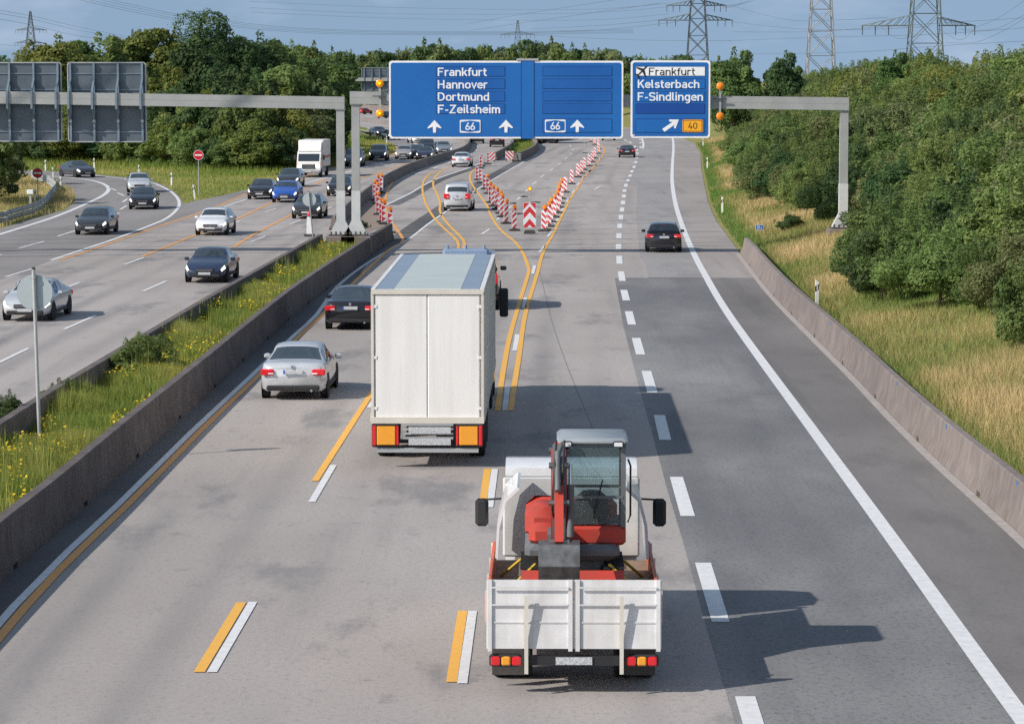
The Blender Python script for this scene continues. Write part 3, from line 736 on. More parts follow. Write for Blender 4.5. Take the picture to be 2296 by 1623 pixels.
# ------------------------------------------------------------------ lettering
def _ell(cx_, cz_, rx_, rz_, n=20):
    return [(cx_ + rx_ * math.copysign(abs(math.cos(2 * math.pi * i / n)) ** .82, math.cos(2 * math.pi * i / n)), cz_ + rz_ * math.copysign(abs(math.sin(2 * math.pi * i / n)) ** .82, math.sin(2 * math.pi * i / n))) for i in range(n + 1)]
_BOWL = [(3.3, 3.4), (2.8, 4.2), (2.0, 4.5), (1.1, 4.2), (.6, 3.4), (.5, 2.5), (.6, 1.6), (1.1, .8), (2, .5), (2.8, .8), (3.3, 1.6)]
_ARCH = [(.5, 3.3), (1.0, 4.1), (1.8, 4.5), (2.6, 4.4), (3.1, 3.9), (3.3, 3.2), (3.3, 0)]
GLYPH = {   # traffic lettering as pen strokes: (strokes, advance); capitals 7 high, small letters 5 high, pen 1 wide
    'F': ([[(.5, 0), (.5, 6.5), (4, 6.5)], [(.5, 3.6), (3.4, 3.6)]], 4.7), 'H': ([[(.5, 0), (.5, 7)], [(4.1, 0), (4.1, 7)], [(.5, 3.6), (4.1, 3.6)]], 5.5),
    'D': ([[(.5, .5), (.5, 6.5), (2.1, 6.5), (3.3, 6.0), (4.0, 5.0), (4.2, 3.5), (4.0, 2.0), (3.3, 1.0), (2.1, .5), (.3, .5)]], 5.4), 'Z': ([[(.4, 6.5), (3.9, 6.5), (.5, .5), (4.1, .5)]], 5.0),
    'K': ([[(.5, 0), (.5, 7)], [(4.0, 7), (.6, 2.7)], [(1.8, 4.2), (4.2, 0)]], 5.0),
    'S': ([[(3.9, 5.4), (3.6, 6.1), (2.9, 6.5), (1.8, 6.5), (1.0, 6.2), (.55, 5.4), (.6, 4.5), (1.1, 3.9), (2.2, 3.55), (3.3, 3.2), (3.9, 2.6), (4.0, 1.7), (3.6, .9), (2.8, .5), (1.7, .5), (.9, .8), (.5, 1.5)]], 5.0),
    'r': ([[(.5, 0), (.5, 5)], [(.5, 3.4), (.9, 4.1), (1.6, 4.5), (2.6, 4.5)]], 3.1),
    'a': ([[(.7, 3.9), (1.2, 4.4), (2.0, 4.5), (2.8, 4.2), (3.1, 3.4), (3.1, 0)], [(3.1, 2.7), (1.6, 2.7), (.8, 2.4), (.5, 1.7), (.6, 1.0), (1.2, .5), (2.1, .5), (2.8, .9), (3.1, 1.4)]], 4.2),
    'n': ([[(.5, 0), (.5, 5)], _ARCH], 4.4), 'h': ([[(.5, 0), (.5, 7)], _ARCH], 4.4), 'k': ([[(.5, 0), (.5, 7)], [(3.2, 5), (.6, 2.0)], [(1.5, 3.1), (3.4, 0)]], 4.0),
    'f': ([[(2.6, 6.5), (1.8, 6.4), (1.25, 5.9), (1.1, 5.2), (1.1, 0)], [(.1, 4.5), (2.4, 4.5)]], 2.9), 'u': ([[(.5, 5), (.5, 1.8), (.8, 1.0), (1.5, .5), (2.3, .6), (3.0, 1.1), (3.3, 1.8)], [(3.3, 5), (3.3, 0)]], 4.4),
    't': ([[(1.1, 6.4), (1.1, 1.5), (1.4, .8), (2.0, .5), (2.6, .5)], [(.1, 4.5), (2.5, 4.5)]], 3.1), 'o': ([_ell(2.0, 2.5, 1.5, 2.0)], 4.4), 'v': ([[(.3, 5), (1.85, .2), (3.4, 5)]], 4.0),
    'e': ([[(.6, 2.6), (3.4, 2.6), (3.3, 3.5), (2.9, 4.2), (2.0, 4.5), (1.1, 4.2), (.6, 3.4), (.5, 2.5), (.6, 1.5), (1.1, .8), (2.0, .5), (2.9, .7), (3.4, 1.2)]], 4.3),
    'm': ([[(.5, 0), (.5, 5)], [(.5, 3.4), (1.0, 4.2), (1.7, 4.5), (2.4, 4.2), (2.75, 3.4), (2.75, 0)], [(2.75, 3.4), (3.3, 4.2), (4.0, 4.5), (4.7, 4.2), (5.0, 3.4), (5.0, 0)]], 6.1),
    'd': ([[(3.3, 7), (3.3, 0)], _BOWL], 4.4), 'b': ([[(.5, 7), (.5, 0)], [(3.8 - x, z) for x, z in _BOWL]], 4.4), 'g': ([_BOWL, [(3.3, 5), (3.3, -.5), (2.9, -1.3), (2.0, -1.6), (.9, -1.4)]], 4.4),
    'i': ([[(.55, 0), (.55, 5)], [(.55, 5.9), (.55, 7)]], 1.8), 'l': ([[(.55, 7), (.55, 1.5), (.8, .8), (1.5, .5)]], 2.3),
    's': ([[(3.0, 3.7), (2.6, 4.35), (1.8, 4.5), (1.0, 4.3), (.6, 3.7), (.8, 3.0), (1.8, 2.6), (2.8, 2.1), (3.1, 1.4), (2.8, .8), (2.0, .5), (1.1, .6), (.5, 1.3)]], 3.9),
    'c': ([[(3.2, 3.7), (2.8, 4.3), (2.0, 4.5), (1.1, 4.2), (.6, 3.4), (.5, 2.5), (.6, 1.6), (1.1, .8), (2.0, .5), (2.8, .7), (3.2, 1.3)]], 4.0), '-': ([[(.2, 2.6), (2.2, 2.6)]], 2.9),
    '6': ([_ell(2.1, 2.1, 1.6, 1.6), [(2.9, 7), (.75, 3.0)]], 4.6), '4': ([[(2.3, 7), (.6, 1.9), (4.1, 1.9)], [(3.0, 3.6), (3.0, 0)]], 4.7), '0': ([_ell(2.1, 3.5, 1.6, 3.0)], 4.7),
    '1': ([[(.4, 5.4), (1.9, 6.7), (1.9, 0)]], 3.0), '2': ([[(.6, 5.2), (1.0, 6.2), (2.0, 6.5), (3.1, 6.2), (3.5, 5.3), (3.2, 4.3), (.6, .5), (3.8, .5)]], 4.5), '.': ([[(.55, 0), (.55, 1.0)]], 1.7)}

def text_mesh(s, pen=1.0):
    vs, fs, x0, depth = [], [], 0.0, 0
    for ch in s:
        strokes, adv = GLYPH[ch]
        for st in strokes:
            depth += 1
            n = len(st)
            closed = st[0] == st[-1]
            for i, (x, z) in enumerate(st):
                a = st[i - 1] if i else (st[-2] if closed else st[i])
                b = st[i + 1] if i < n - 1 else (st[1] if closed else st[i])
                d1 = np.array((x - a[0], z - a[1])); d2 = np.array((b[0] - x, b[1] - z))
                d1 = d1 / (np.linalg.norm(d1) + 1e-9); d2 = d2 / (np.linalg.norm(d2) + 1e-9)
                if np.linalg.norm(d1) < .5: d1 = d2
                if np.linalg.norm(d2) < .5: d2 = d1
                t = d1 + d2; t = t / (np.linalg.norm(t) + 1e-9)
                m = min(1.9, 1 / max(.4, float(t @ d1)))
                nx, nz = -t[1] * m * pen / 2, t[0] * m * pen / 2
                vs += [(x0 + x + nx, z + nz, depth % 4), (x0 + x - nx, z - nz, depth % 4)]
            o = len(vs) - 2 * n
            fs += [(o + 2 * i, o + 2 * i + 1, o + 2 * i + 3, o + 2 * i + 2) for i in range(n - 1)]
        x0 += adv
    return vs, fs

def lettering(s, x0, x1, zbase, zcap, y, material, parent, pen=1.0):
    vs, fs = text_mesh(s, pen)
    ax, bx = min(v[0] for v in vs), max(v[0] for v in vs)
    sx_ = (x1 - x0) / (bx - ax); sz_ = (zcap - zbase) / 7.0
    mb = MB().add([(x0 + (v[0] - ax) * sx_, y - .0006 * v[2], zbase + v[1] * sz_) for v in vs], fs)
    return mb.build('lettering', material, parent, fix=False)

def rrect(x0, z0, x1, z1, r, n=5):
    out = []
    for cx_, cz_, a0 in ((x1 - r, z1 - r, 0), (x0 + r, z1 - r, 90), (x0 + r, z0 + r, 180), (x1 - r, z0 + r, 270)):
        out += [(cx_ + r * math.cos(R(a0 + 90 * i / n)), cz_ + r * math.sin(R(a0 + 90 * i / n))) for i in range(n + 1)]
    return out

SY = 149.3
def sx(c, x): return PC(c, x, 700, SY).x
def sz(y): return PC('ca', 1000, y, SY).z

def plate(name, parent, x0, z0, x1, z1, r, y0, y1, material):
    return MB().prism(rrect(min(x0, x1), min(z0, z1), max(x0, x1), max(z0, z1), r), y0, y1).build(name, material, parent)

def panel(parent, x0, x1, ytop, ybot, material=M_SIGNB2):
    a = plate('text_panel', parent, x0, sz(ybot), x1, sz(ytop), .015, SY - .030, SY - .012, material)
    plate('panel_seam', a, x0 - .028, sz(ybot) - .028, x1 + .028, sz(ytop) + .028, .02, SY - .0175, SY - .012, M_SEAM)
    return a

def arrow_up(parent, c, x, y0, y1):
    cx_ = sx(c, x); t, b = sz(y0), sz(y1); h = t - b
    w = h * .56
    MB().prism([(cx_, t), (cx_ + w, b + h * .40), (cx_ + w * .92, b + h * .33), (cx_ + w * .24, b + h * .47), (cx_ + w * .2, b), (cx_ - w * .2, b), (cx_ - w * .24, b + h * .47), (cx_ - w * .92, b + h * .33), (cx_ - w, b + h * .40)], SY - .036, SY - .031).build('arrow', M_SIGNW, parent)

def badge66(parent, c, x0, x1, y0, y1):
    a, b, t, u = sx(c, x0), sx(c, x1), sz(y0), sz(y1)
    o = plate('road_number', parent, a, u, b, t, .06, SY - .038, SY - .0315, M_SIGNW)
    i = .045; h = t - u
    MB().prism([(a + i, t - h * .16), ((a + b) / 2, t - h * .05), (b - i, t - h * .16), (b - i, u + h * .16), ((a + b) / 2, u + h * .05), (a + i, u + h * .16)], SY - .043, SY - .0385).build('number_field', M_SIGNB, o)
    m = (a + b) / 2; w = (b - a) * .235
    lettering('66', m - w, m + w, u + h * .21, t - h * .21, SY - .0455, M_SIGNW, o)

s1 = tag(empty('direction_sign', ((sx('ca', 1350) + sx('cb', 1357)) / 2, SY, 0)), 'wide blue motorway sign reading Frankfurt, Hannover, Dortmund, F-Zeilsheim with two 66 badges', 'road sign')
class Off:
    pass
def rehome(root):
    """Children were drawn in place coordinates; keep them there."""
    for ch in root.children:
        ch.location = (-root.location.x, -root.location.y, -root.location.z)
brd = plate('board', s1, sx('ca', 1350), sz(1205), sx('cb', 1357), sz(530), .16, SY, SY + .07, M_SIGNW)
face = plate('blue_face', s1, sx('ca', 1366), sz(1189), sx('cb', 1340), sz(547), .12, SY - .012, SY + .002, M_SIGNB)
m_ = plate('centre_joint', s1, sx('cb', 470), sz(1206), sx('cb', 582), sz(528), .01, SY - .022, SY - .008, M_SIGNB)
MB().box((sx('cb', 525), SY + .03, sz(519)), (sx('cb', 620) - sx('cb', 430), .16, .10)).build('cover_strip', M_GALV, s1)
for x in (470, 582):
    MB().box((sx('cb', x), SY - .012, (sz(1204) + sz(530)) / 2), (.03, .03, sz(530) - sz(1204))).build('joint_line', M_SEAM, s1)
for i, (a, b) in enumerate(((583, 663), (690, 772), (798, 880), (905, 988))):
    p = panel(s1, sx('ca', 1762), sx('cb', 327), a, b, M_SIGNB2)
    w = ('Frankfurt', 'Hannover', 'Dortmund', 'F-Zeilsheim')[i]
    xe = (sx('ca', 2200), sx('ca', 2205), sx('ca', 2220), sx('cb', 287))[i]
    zb, zc = ((663, 590), (772, 698), (878, 805), (987, 912))[i]
    lettering(w, sx('ca', 1774), xe, sz(zb), sz(zc), SY - .034, M_SIGNW, p)
    panel(s1, sx('cb', 660), sx('cb', 1257), a - 2, b - 2, M_SIGNB2)
panel(s1, sx('cb', 660), sx('cb', 1257), 1038, 1150, M_SIGNB)
arrow_up(s1, 'ca', 1745, 1045, 1155); arrow_up(s1, 'cb', 338, 1043, 1153); arrow_up(s1, 'cb', 958, 1041, 1150)
badge66(s1, 'ca', 1965, 2145, 1043, 1155); badge66(s1, 'cb', 677, 856, 1040, 1151)
for k in range(6):
    MB().box((sx('ca', 1420) + k * 2.05, SY + .17, (sz(1190) + sz(545)) / 2), (.10, .2, 3.5)).build('back_rib', M_RIB, s1)
rehome(s1)

s2 = tag(empty('direction_sign', ((sx('cb', 1422) + sx('cb', 2113)) / 2, SY, 0)), 'square blue exit sign reading Kelsterbach, F-Sindlingen with airport panel and orange 40', 'road sign')
plate('board', s2, sx('cb', 1422), sz(1200), sx('cb', 2113), sz(527), .16, SY, SY + .07, M_SIGNW)
plate('blue_face', s2, sx('cb', 1438), sz(1184), sx('cb', 2096), sz(544), .12, SY - .012, SY + .002, M_SIGNB)
ap = panel(s2, sx('cb', 1468), sx('cb', 2065), 583, 660, M_SIGNW)
lettering('Frankfurt', sx('cb', 1579), sx('cb', 1980), sz(657), sz(590), SY - .034, M_BLACK, ap, .85)
# aeroplane symbol
def plane_poly(cx_, cz_, s):
    half = [(1.0, 0), (.82, .09), (.38, .10), (-.02, .78), (-.20, .78), (.02, .10), (-.52, .075), (-.74, .34), (-.88, .34), (-.76, 0)]
    pts = half + [(x, -z) for x, z in reversed(half[1:-1])]
    a = R(45)
    return [(cx_ + s * (x * math.cos(a) - z * math.sin(a)), cz_ + s * (x * math.sin(a) + z * math.cos(a))) for x, z in pts]
MB().prism(plane_poly(sx('cb', 1517), sz(623), .40), SY - .036, SY - .031).build('airport_symbol', M_BLACK, ap)
p = panel(s2, sx('cb', 1468), sx('cb', 2065), 690, 770, M_SIGNB); lettering('Kelsterbach', sx('cb', 1483), sx('cb', 2018), sz(768), sz(695), SY - .034, M_SIGNW, p)
p = panel(s2, sx('cb', 1468), sx('cb', 2065), 798, 880, M_SIGNB); lettering('F-Sindlingen', sx('cb', 1483), sx('cb', 2050), sz(878), sz(804), SY - .034, M_SIGNW, p)
panel(s2, sx('cb', 1468), sx('cb', 2065), 905, 986, M_SIGNB3)
panel(s2, sx('cb', 1468), sx('cb', 2065), 1038, 1150, M_SIGNB)
def tri2(c, pts): return [(sx(c, x), sz(y)) for x, y in pts]
MB().prism(tri2('cb', ((1842, 1040), (1757, 1040), (1757, 1056), (1786, 1062), (1697, 1122), (1717, 1147), (1803, 1086), (1798, 1112), (1812, 1118))), SY - .036, SY - .031).build('arrow', M_SIGNW, s2)
ob = plate('road_number', s2, sx('cb', 1872), sz(1150), sx('cb', 2050), sz(1040), .09, SY - .040, SY - .031, M_SIGNO)
plate('number_border', ob, sx('cb', 1876), sz(1146), sx('cb', 2046), sz(1044), .08, SY - .0415, SY - .0395, mat('badge_rim', (.35, .10, .01), .5))
plate('number_field', ob, sx('cb', 1883), sz(1139), sx('cb', 2039), sz(1051), .07, SY - .0445, SY - .041, M_SIGNO)
lettering('40', sx('cb', 1922), sx('cb', 2002), sz(1122), sz(1066), SY - .046, M_BLACK, ob, .85)
MB().lathe([(.05, 0), (.05, .01)], (sx('cb', 1449), SY - .02, sz(1177)), 'y', 10).build('sticker', mat('pink_sticker', (.75, .5, .55), .5), s2)
for k in range(3):
    MB().box((sx('cb', 1500) + k * 1.45, SY + .17, (sz(1190) + sz(545)) / 2), (.10, .2, 3.4)).build('back_rib', M_RIB, s2)
rehome(s2)

# sign backs on the left gantry
def sign_back(x0, x1, ztop, zbot, Y, label, ribs_x, k=1.0, detail=True):
    """A big sign seen from behind: sheet with a pale rim, cross rails, uprights and slanted brackets to the gantry beam."""
    w, h = x1 - x0, ztop - zbot
    root = tag(empty('direction_sign', ((x0 + x1) / 2, Y, 0)), label, 'road sign')
    ox = (x0 + x1) / 2
    MB().prism(rrect(x0 - ox, zbot, x1 - ox, ztop, .16), .55, .60).build('sheet', M_ALU, root)
    rim = MB()
    o_ = rrect(x0 - ox, zbot, x1 - ox, ztop, .16); i_ = rrect(x0 - ox + .055, zbot + .055, x1 - ox - .055, ztop - .055, .12); n = len(o_)
    rim.add([(a, .47, b) for a, b in o_] + [(a, .47, b) for a, b in i_] + [(a, .55, b) for a, b in o_] + [(a, .55, b) for a, b in i_],
            [(i, (i + 1) % n, n + (i + 1) % n, n + i) for i in range(n)] + [(i, (i + 1) % n, 2 * n + (i + 1) % n, 2 * n + i) for i in range(n)] + [(n + i, n + (i + 1) % n, 3 * n + (i + 1) % n, 3 * n + i) for i in range(n)])
    rim.build('rim', M_GALV, root)
    for f in (.143, .345, .87):
        z = ztop - h * f
        MB().box((0, .525, z), (w - .14, .05, .045)).build('cross_rail', M_RIB, root)
    for x in ribs_x:
        x -= ox
        u = MB().box((x, .44, (ztop + zbot) / 2), (.10, .14, h - .06)).build('upright', M_RIB, root)
        if detail:
            zt, zb = ztop - h * .385, ztop - h * .565
            MB().prism([(.38, ztop - h * .21), (.38, ztop - h * .26), (-.34, zt - .02), (-.34, zt + .10)], x - .05, x + .05, 'yz').build('bracket', M_RIB, u)
            MB().box((x, -.335, (zt + zb) / 2), (.10, .06, zt - zb + .14)).build('clamp', M_RIB, u)
            MB().prism([(.38, ztop - h * .74), (.38, ztop - h * .69), (-.34, zb - .04), (-.34, zb + .06)], x - .05, x + .05, 'yz').build('bracket', M_RIB, u)
            MB().box((x, .34, ztop - h * .735), (.13, .10, .14)).build('clamp', M_GALV, u)
    return root

def bz(y): return PC('c0', 600, y, GY).z
def bx(x): return PC('c0', x, 700, GY).x
sign_back(bx(572), bx(1260), bz(541), bz(1240), GY, 'grey sign back next to the gantry post, with four brackets', [bx(q) for q in (600, 805, 1015, 1225)])
sign_back(bx(-170), bx(522), bz(541), bz(1235), GY, 'grey sign back cut off by the left edge of the picture', [bx(q) for q in (-140, 68, 280, 490)])
def fzz(y): return PC('ca', 1200, y, FGY).z
def fx(x): return PC('ca', x, 650, FGY).x
sign_back(fx(1110), fx(1560), fzz(588), fzz(790), FGY, 'distant sign back on the far gantry behind the orange lamps', [fx(q) for q in (1135, 1203, 1270, 1338, 1405, 1473, 1540)])

# pairs of amber lamps on the right gantry
def lamp_pair(c, x, ya, yb, label, lit):
    Y = 149.5
    a, b = PC(c, x, ya, Y), PC(c, x, yb, Y)
    root = tag(empty('warning_lamp_pair', (a.x, Y, 0)), label, 'warning lamp', 'amber lamp pairs on the gantry')
    MB().box((0, .1, (a.z + b.z) / 2), (.11, .10, a.z - b.z + .1)).build('pole', M_GANTRY, root)
    MB().box((.0, .0, a.z - .62), (.7, .06, .05)).build('cross_bar', mat('dark_bracket', (.06, .065, .07), .6), root)
    for p in (a, b):
        hs = MB().lathe([(.02, .10), (.16, .10), (.18, .06), (.18, -.02), (.16, -.03)], (0, 0, p.z), 'y', 20).build('lamp_housing', mat('dark_bracket', (.06, .065, .07), .6), root, smooth=True)
        MB().lathe([(.190, -.02), (.186, -.05), (.125, -.09), (.05, -.105), (.0, -.106)], (0, 0, p.z), 'y', 24).build('lens', lit, hs, smooth=True)
        MB().lathe([(.07, -.10), (.06, -.112), (.02, -.118)], (0, 0, p.z), 'y', 16).build('lens_centre', M_AMBERY if lit is M_AMBERL else M_AMBER, hs, smooth=True)
lamp_pair('ca', 1270, 727, 987, 'pair of lit amber lamps left of the wide blue sign', M_AMBERL)
lamp_pair('cb', 2199, 750, 1010, 'pair of amber lamps right of the square blue exit sign', M_AMBER)

# ------------------------------------------------------------------ round signs on poles
def disc_sign(foot, h, r, label, faced, lean=0.0, pole=.035, over=.0):
    """faced: 'noentry' shows its red face, 'back' its grey back with the pole in front of it."""
    root = tag(empty('no_entry_sign' if faced == 'noentry' else 'round_sign', foot, R(4)), label, 'road sign')
    root.rotation_euler = (0, R(lean), R(3))
    MB().tube((0, 0, -.3), (0, 0, h + (r + .1 if faced == 'back' else r * .9) + over), pole, n=12).build('pole', M_GALV, root, smooth=True)
    MB().lathe([(pole * 1.02, 0), (pole * 1.05, .04), (pole * .4, .06)], (0, 0, h + (r + .1 if faced == 'back' else r * .9) + over), 'z', 12).build('pole_cap', M_RUBBER, root)
    y = -.06 if faced == 'noentry' else .06
    d = MB().lathe([(r, y - .012), (r, y + .012)], (0, 0, h), 'y', 36).build('disc', M_SIGNW if faced == 'noentry' else mat('sign_back_grey', (.47, .53, .54), .55, .1, noise=(3, (.50, .56, .57))), root)
    if faced == 'noentry':
        MB().lathe([(r * .93, y - .016), (r * .93, y - .012)], (0, 0, h), 'y', 36).build('red_field', M_RED, d)
        MB().box((0, y - .018, h), (r * 1.45, .004, r * .30)).build('white_bar', M_SIGNW, d)
    for z in (h - r * .85, h + r * .85):
        c = MB().lathe([(pole + .012, -.03), (pole + .012, .03)], (0, 0, z), 'z', 12).build('clamp', M_GALV, root)
        for s in (-1, 1):
            MB().tube((s * .075, 0, z), (s * .075, .05, z), .014, n=6).build('clamp_bolt', M_GALV, c)
    return root

f = GC('c1', 330, 512, .1); disc_sign((f.x, f.y, 0), CAM_H - (387 - HORIZON) * f.y / FPX, .375, 'no entry sign on a pole beside the curved steel guardrail', 'noentry')
f = GC('c1', 1727, 470); disc_sign((f.x, f.y, 0), CAM_H - (347 - HORIZON) * f.y / FPX, .375, 'no entry sign on a pole in the meadow between slip road and motorway', 'noentry')
f = G(89, 990, .5); disc_sign((f.x, f.y, .45), CAM_H - (655 - HORIZON) * f.y / FPX - .45, .405, 'large round sign seen from behind on a tall pole in the planted median', 'back', lean=-1.2, pole=.042, over=.02)
f = GC('c2', 878, 1225, .35); disc_sign((f.x, f.y, .3), 1.85, .37, 'leaning round sign seen from behind next to the gantry posts', 'back', lean=-5.0, over=-.05)

# white beacon seen from behind under the leaning sign
f = GC('c2', 845, 1240, .2)
wb = tag(empty('guide_beacon', (f.x - .05, f.y + .6, .05)), 'white plastic guide beacon seen from behind below the leaning round sign', 'beacon')
MB().prism([(-.16, .12), (.16, .12), (.13, 1.0), (.09, 1.08), (-.09, 1.08), (-.13, 1.0)], -.03, .03).build('panel', M_PLASTW, wb)
MB().bev((0, 0, .06), (.6, .45, .12), .03).build('foot', M_RUBBER, wb)
MB().lathe([(.03, 1.08), (.11, 1.12), (.12, 1.26), (.06, 1.36), (.0, 1.37)], (0, 0, 0), 'z', 14).build('lamp', M_REDR, wb, smooth=True)

# ------------------------------------------------------------------ kilometre sign
f = GC('c4', 1527, 868, 1.0)
d_ = f.x - edge_x(f.y)
km = tag(empty('kilometre_sign', (f.x, f.y, bank_z(d_, f.y))), 'small blue kilometre sign reading 12.0 on the grass bank', 'road sign')
MB().tube((0, 0, -.2), (0, 0, .66), .03, n=8).build('post', M_GALV, km)
km.scale = (.55, .55, .55)
b = MB().prism(rrect(-.40, .46, .40, .94, .05), -.05, -.03).build('board', M_SIGNW, km)
MB().prism(rrect(-.375, .485, .375, .915, .04), -.055, -.0505).build('blue_face', M_SIGNB, b)
lettering('12.', -.27, .10, .58, .83, -.058, M_SIGNW, b)
lettering('0', .13, .25, .58, .74, -.058, M_SIGNW, b)

# ------------------------------------------------------------------ delineator posts
def make_delineator():
    r = empty('delineator_post')
    MB().prism([(-.06, -.2), (.06, -.2), (.06, .98), (-.06, 1.06)], -.045, .045).build('post', M_PLASTW, r)
    b = MB().prism([(-.063, .62), (.063, .70), (.063, .90), (-.063, .82)], -.048, .048).build('black_band', M_BLACK, r)
    MB().box((0, -.052, .76), (.05, .006, .16)).build('reflector', mat('reflector_grey', (.6, .6, .58), .2), b)
    return r
proto = make_delineator()
DEL = [('c1', 395, 270, 'beside the far end of the slip road'), ('c1', 818, 252, 'behind the dark car on the slip road bend'), ('c1', 460, 342, 'at the far end of the curved guardrail'),
       ('c1', 527, 432, 'at the tip of the guardrail bend'), ('c1', 305, 552, 'behind the guardrail below the no entry sign'), ('c1', 1207, 318, 'at the meadow edge behind the silver car'),
       ('c1', 1490, 395, 'alone in the meadow left of the no entry sign'), ('c1', 1692, 512, 'leaning at the meadow tip in front of the no entry sign'), ('c2', 540, 530, 'at the meadow edge behind the dark saloon'),
       ('c2', 1703, 236, 'at the grass corner below the wide blue sign'), ('c4', 1035, 210, 'on the right verge just below the exit sign'), ('c4', 1072, 398, 'on the right verge below the dry grass slope'),
       ('c4', 1202, 785, 'on the right verge near the kilometre sign'), ('c4', 2025, 1590, 'right behind the long concrete barrier')]
for i, (c, x, y, lab) in enumerate(DEL):
    o = proto if i == 0 else copy_tree(proto)
    z = 0.0
    p = GC(c, x, y, z)
    if c == 'c4':
        z = .25 if i == 13 else .1
        p = GC(c, x, y, z)
        if i == 13: z = bank_z(p.x - edge_x(p.y), p.y)
    o.location = (p.x, p.y, z)
    o.rotation_euler = (0, R(-6) if i == 7 else 0, R(random.uniform(-8, 8)))
    tag(o, 'white delineator post ' + lab, 'delineator', 'delineator posts')

# ------------------------------------------------------------------ guide beacons of the roadworks
def stripes(w, h, slope, z0, n):
    """Diagonal red bands clipped to a w x h board; slope -1 falls to the right, +1 falls to the left, 0 is an arrow pattern."""
    polys = []
    def clip(poly, f):
        out = []
        for i in range(len(poly)):
            a, b = poly[i], poly[(i + 1) % len(poly)]
            fa, fb = f(a), f(b)
            if fa >= 0: out.append(a)
            if (fa >= 0) != (fb >= 0):
                t = fa / (fa - fb); out.append((a[0] + (b[0] - a[0]) * t, a[1] + (b[1] - a[1]) * t))
        return out
    per = h / n
    for k in range(-2, n + 3):
        z = k * per
        if slope:
            p = [(-w / 2, z - slope * w / 2), (w / 2, z + slope * w / 2), (w / 2, z + slope * w / 2 + per * .5), (-w / 2, z - slope * w / 2 + per * .5)]
        else:
            p = [(-w / 2, z), (w / 2, z + w * .75), (w / 2, z + w * .75 + .02), (-w / 2, z + per * .95)]
        p = clip(p, lambda q: q[1]); p = clip(p, lambda q: h - q[1])
        if len(p) >= 3: polys.append([(a, b + z0) for a, b in p])
    return polys

def make_beacon(slope, lamp):
    r = empty('guide_beacon')
    w, h, z0 = .25, 1.0, .16
    MB().prism(rrect(-w / 2 - .02, z0 - .02, w / 2 + .02, z0 + h + .02, .03), .0, .035).build('panel', M_REFW, r)
    mb = MB()
    for p in stripes(w, h, slope, z0, 3):
        mb.prism(p, -.004, .001)
    mb.build('red_stripes', M_REDR, r)
    f = MB(); f.bev((0, .05, .05), (.62, .42, .10), .03); f.bev((0, .05, .12), (.26, .26, .08), .02)
    f.build('foot', M_RUBBER, r)
    if lamp:
        lx = .06
        l = MB().bev((lx, .03, z0 + h + .07), (.16, .10, .16), .03).build('lamp_battery', M_REDR, r)
        MB().lathe([(.04, -.085), (.11, -.075), (.125, 0), (.11, .075), (.04, .085)], (lx - .03, .02, z0 + h + .22), 'y', 18).build('lamp_lens', M_AMBER, l, smooth=True)
    return r
PB = {k: make_beacon(*k) for k in ((1, True), (0, True), (0, False), (-1, True), (-1, False))}
USED = set()
ORD = ['first', 'second', 'third', 'fourth', 'fifth', 'sixth', 'seventh', 'eighth', 'ninth', 'tenth', 'eleventh', 'twelfth', 'thirteenth', 'fourteenth', 'fifteenth', 'sixteenth', 'seventeenth', 'eighteenth', 'nineteenth', 'twentieth', 'twenty-first']
def beacon(c, x, y, slope, lamp, label, group, rz):
    key = (slope, lamp)
    o = copy_tree(PB[key]) if key in USED else PB[key]
    USED.add(key)
    p = GC(c, x, y, .0)
    o.location = (p.x, p.y, .014)
    o.rotation_euler = (0, R(random.uniform(-1.5, 1.5)), R(rz + random.uniform(-6, 6)))
    tag(o, label, 'beacon', group)
LEFT = [(680, 1552), (560, 1452), (500, 1357), (470, 1307), (425, 1247), (375, 1203), (335, 1152), (300, 1022), (250, 957), (192, 872), (150, 827), (200, 660), (216, 630), (305, 600)]
for i, (x, y) in enumerate(LEFT):
    beacon('d2', x, y, 1 if i < 6 else 0, i < 8, 'striped guide beacon, %s from the chevron board in the left-hand row%s' % (ORD[i], ', with lamp' if i < 8 else ''), 'guide beacons leading left from the chevron board', 14)
RIGHT = [(1093, 1560), (1118, 1548), (1168, 1492), (1195, 1430), (1240, 1362), (1290, 1297), (1315, 1222), (1326, 1165), (1347, 1097), (1402, 1005), (1493, 885), (1583, 787), (1637, 735), (1678, 682), (1746, 630), (1792, 570), (1826, 517), (1882, 450), (1878, 385), (1824, 322), (1768, 280)]
for i, (x, y) in enumerate(RIGHT):
    beacon('d2', x, y, -1, i < 9, 'striped guide beacon, %s from the chevron board in the right-hand row%s' % (ORD[i], ', with lamp' if i < 9 else ''), 'guide beacons leading right from the chevron board', -14)
GROUPB = [(1745, 1232), (1672, 1135), (1648, 1112), (1608, 1028), (1596, 905), (1572, 872), (1606, 800), (1640, 785)]
for i, (x, y) in enumerate(GROUPB):
    beacon('c2', x, y, 0, True, 'striped guide beacon with lamp, %s in the row near the gantry posts' % ORD[i], 'guide beacons along the orange line by the gantry posts', 8)

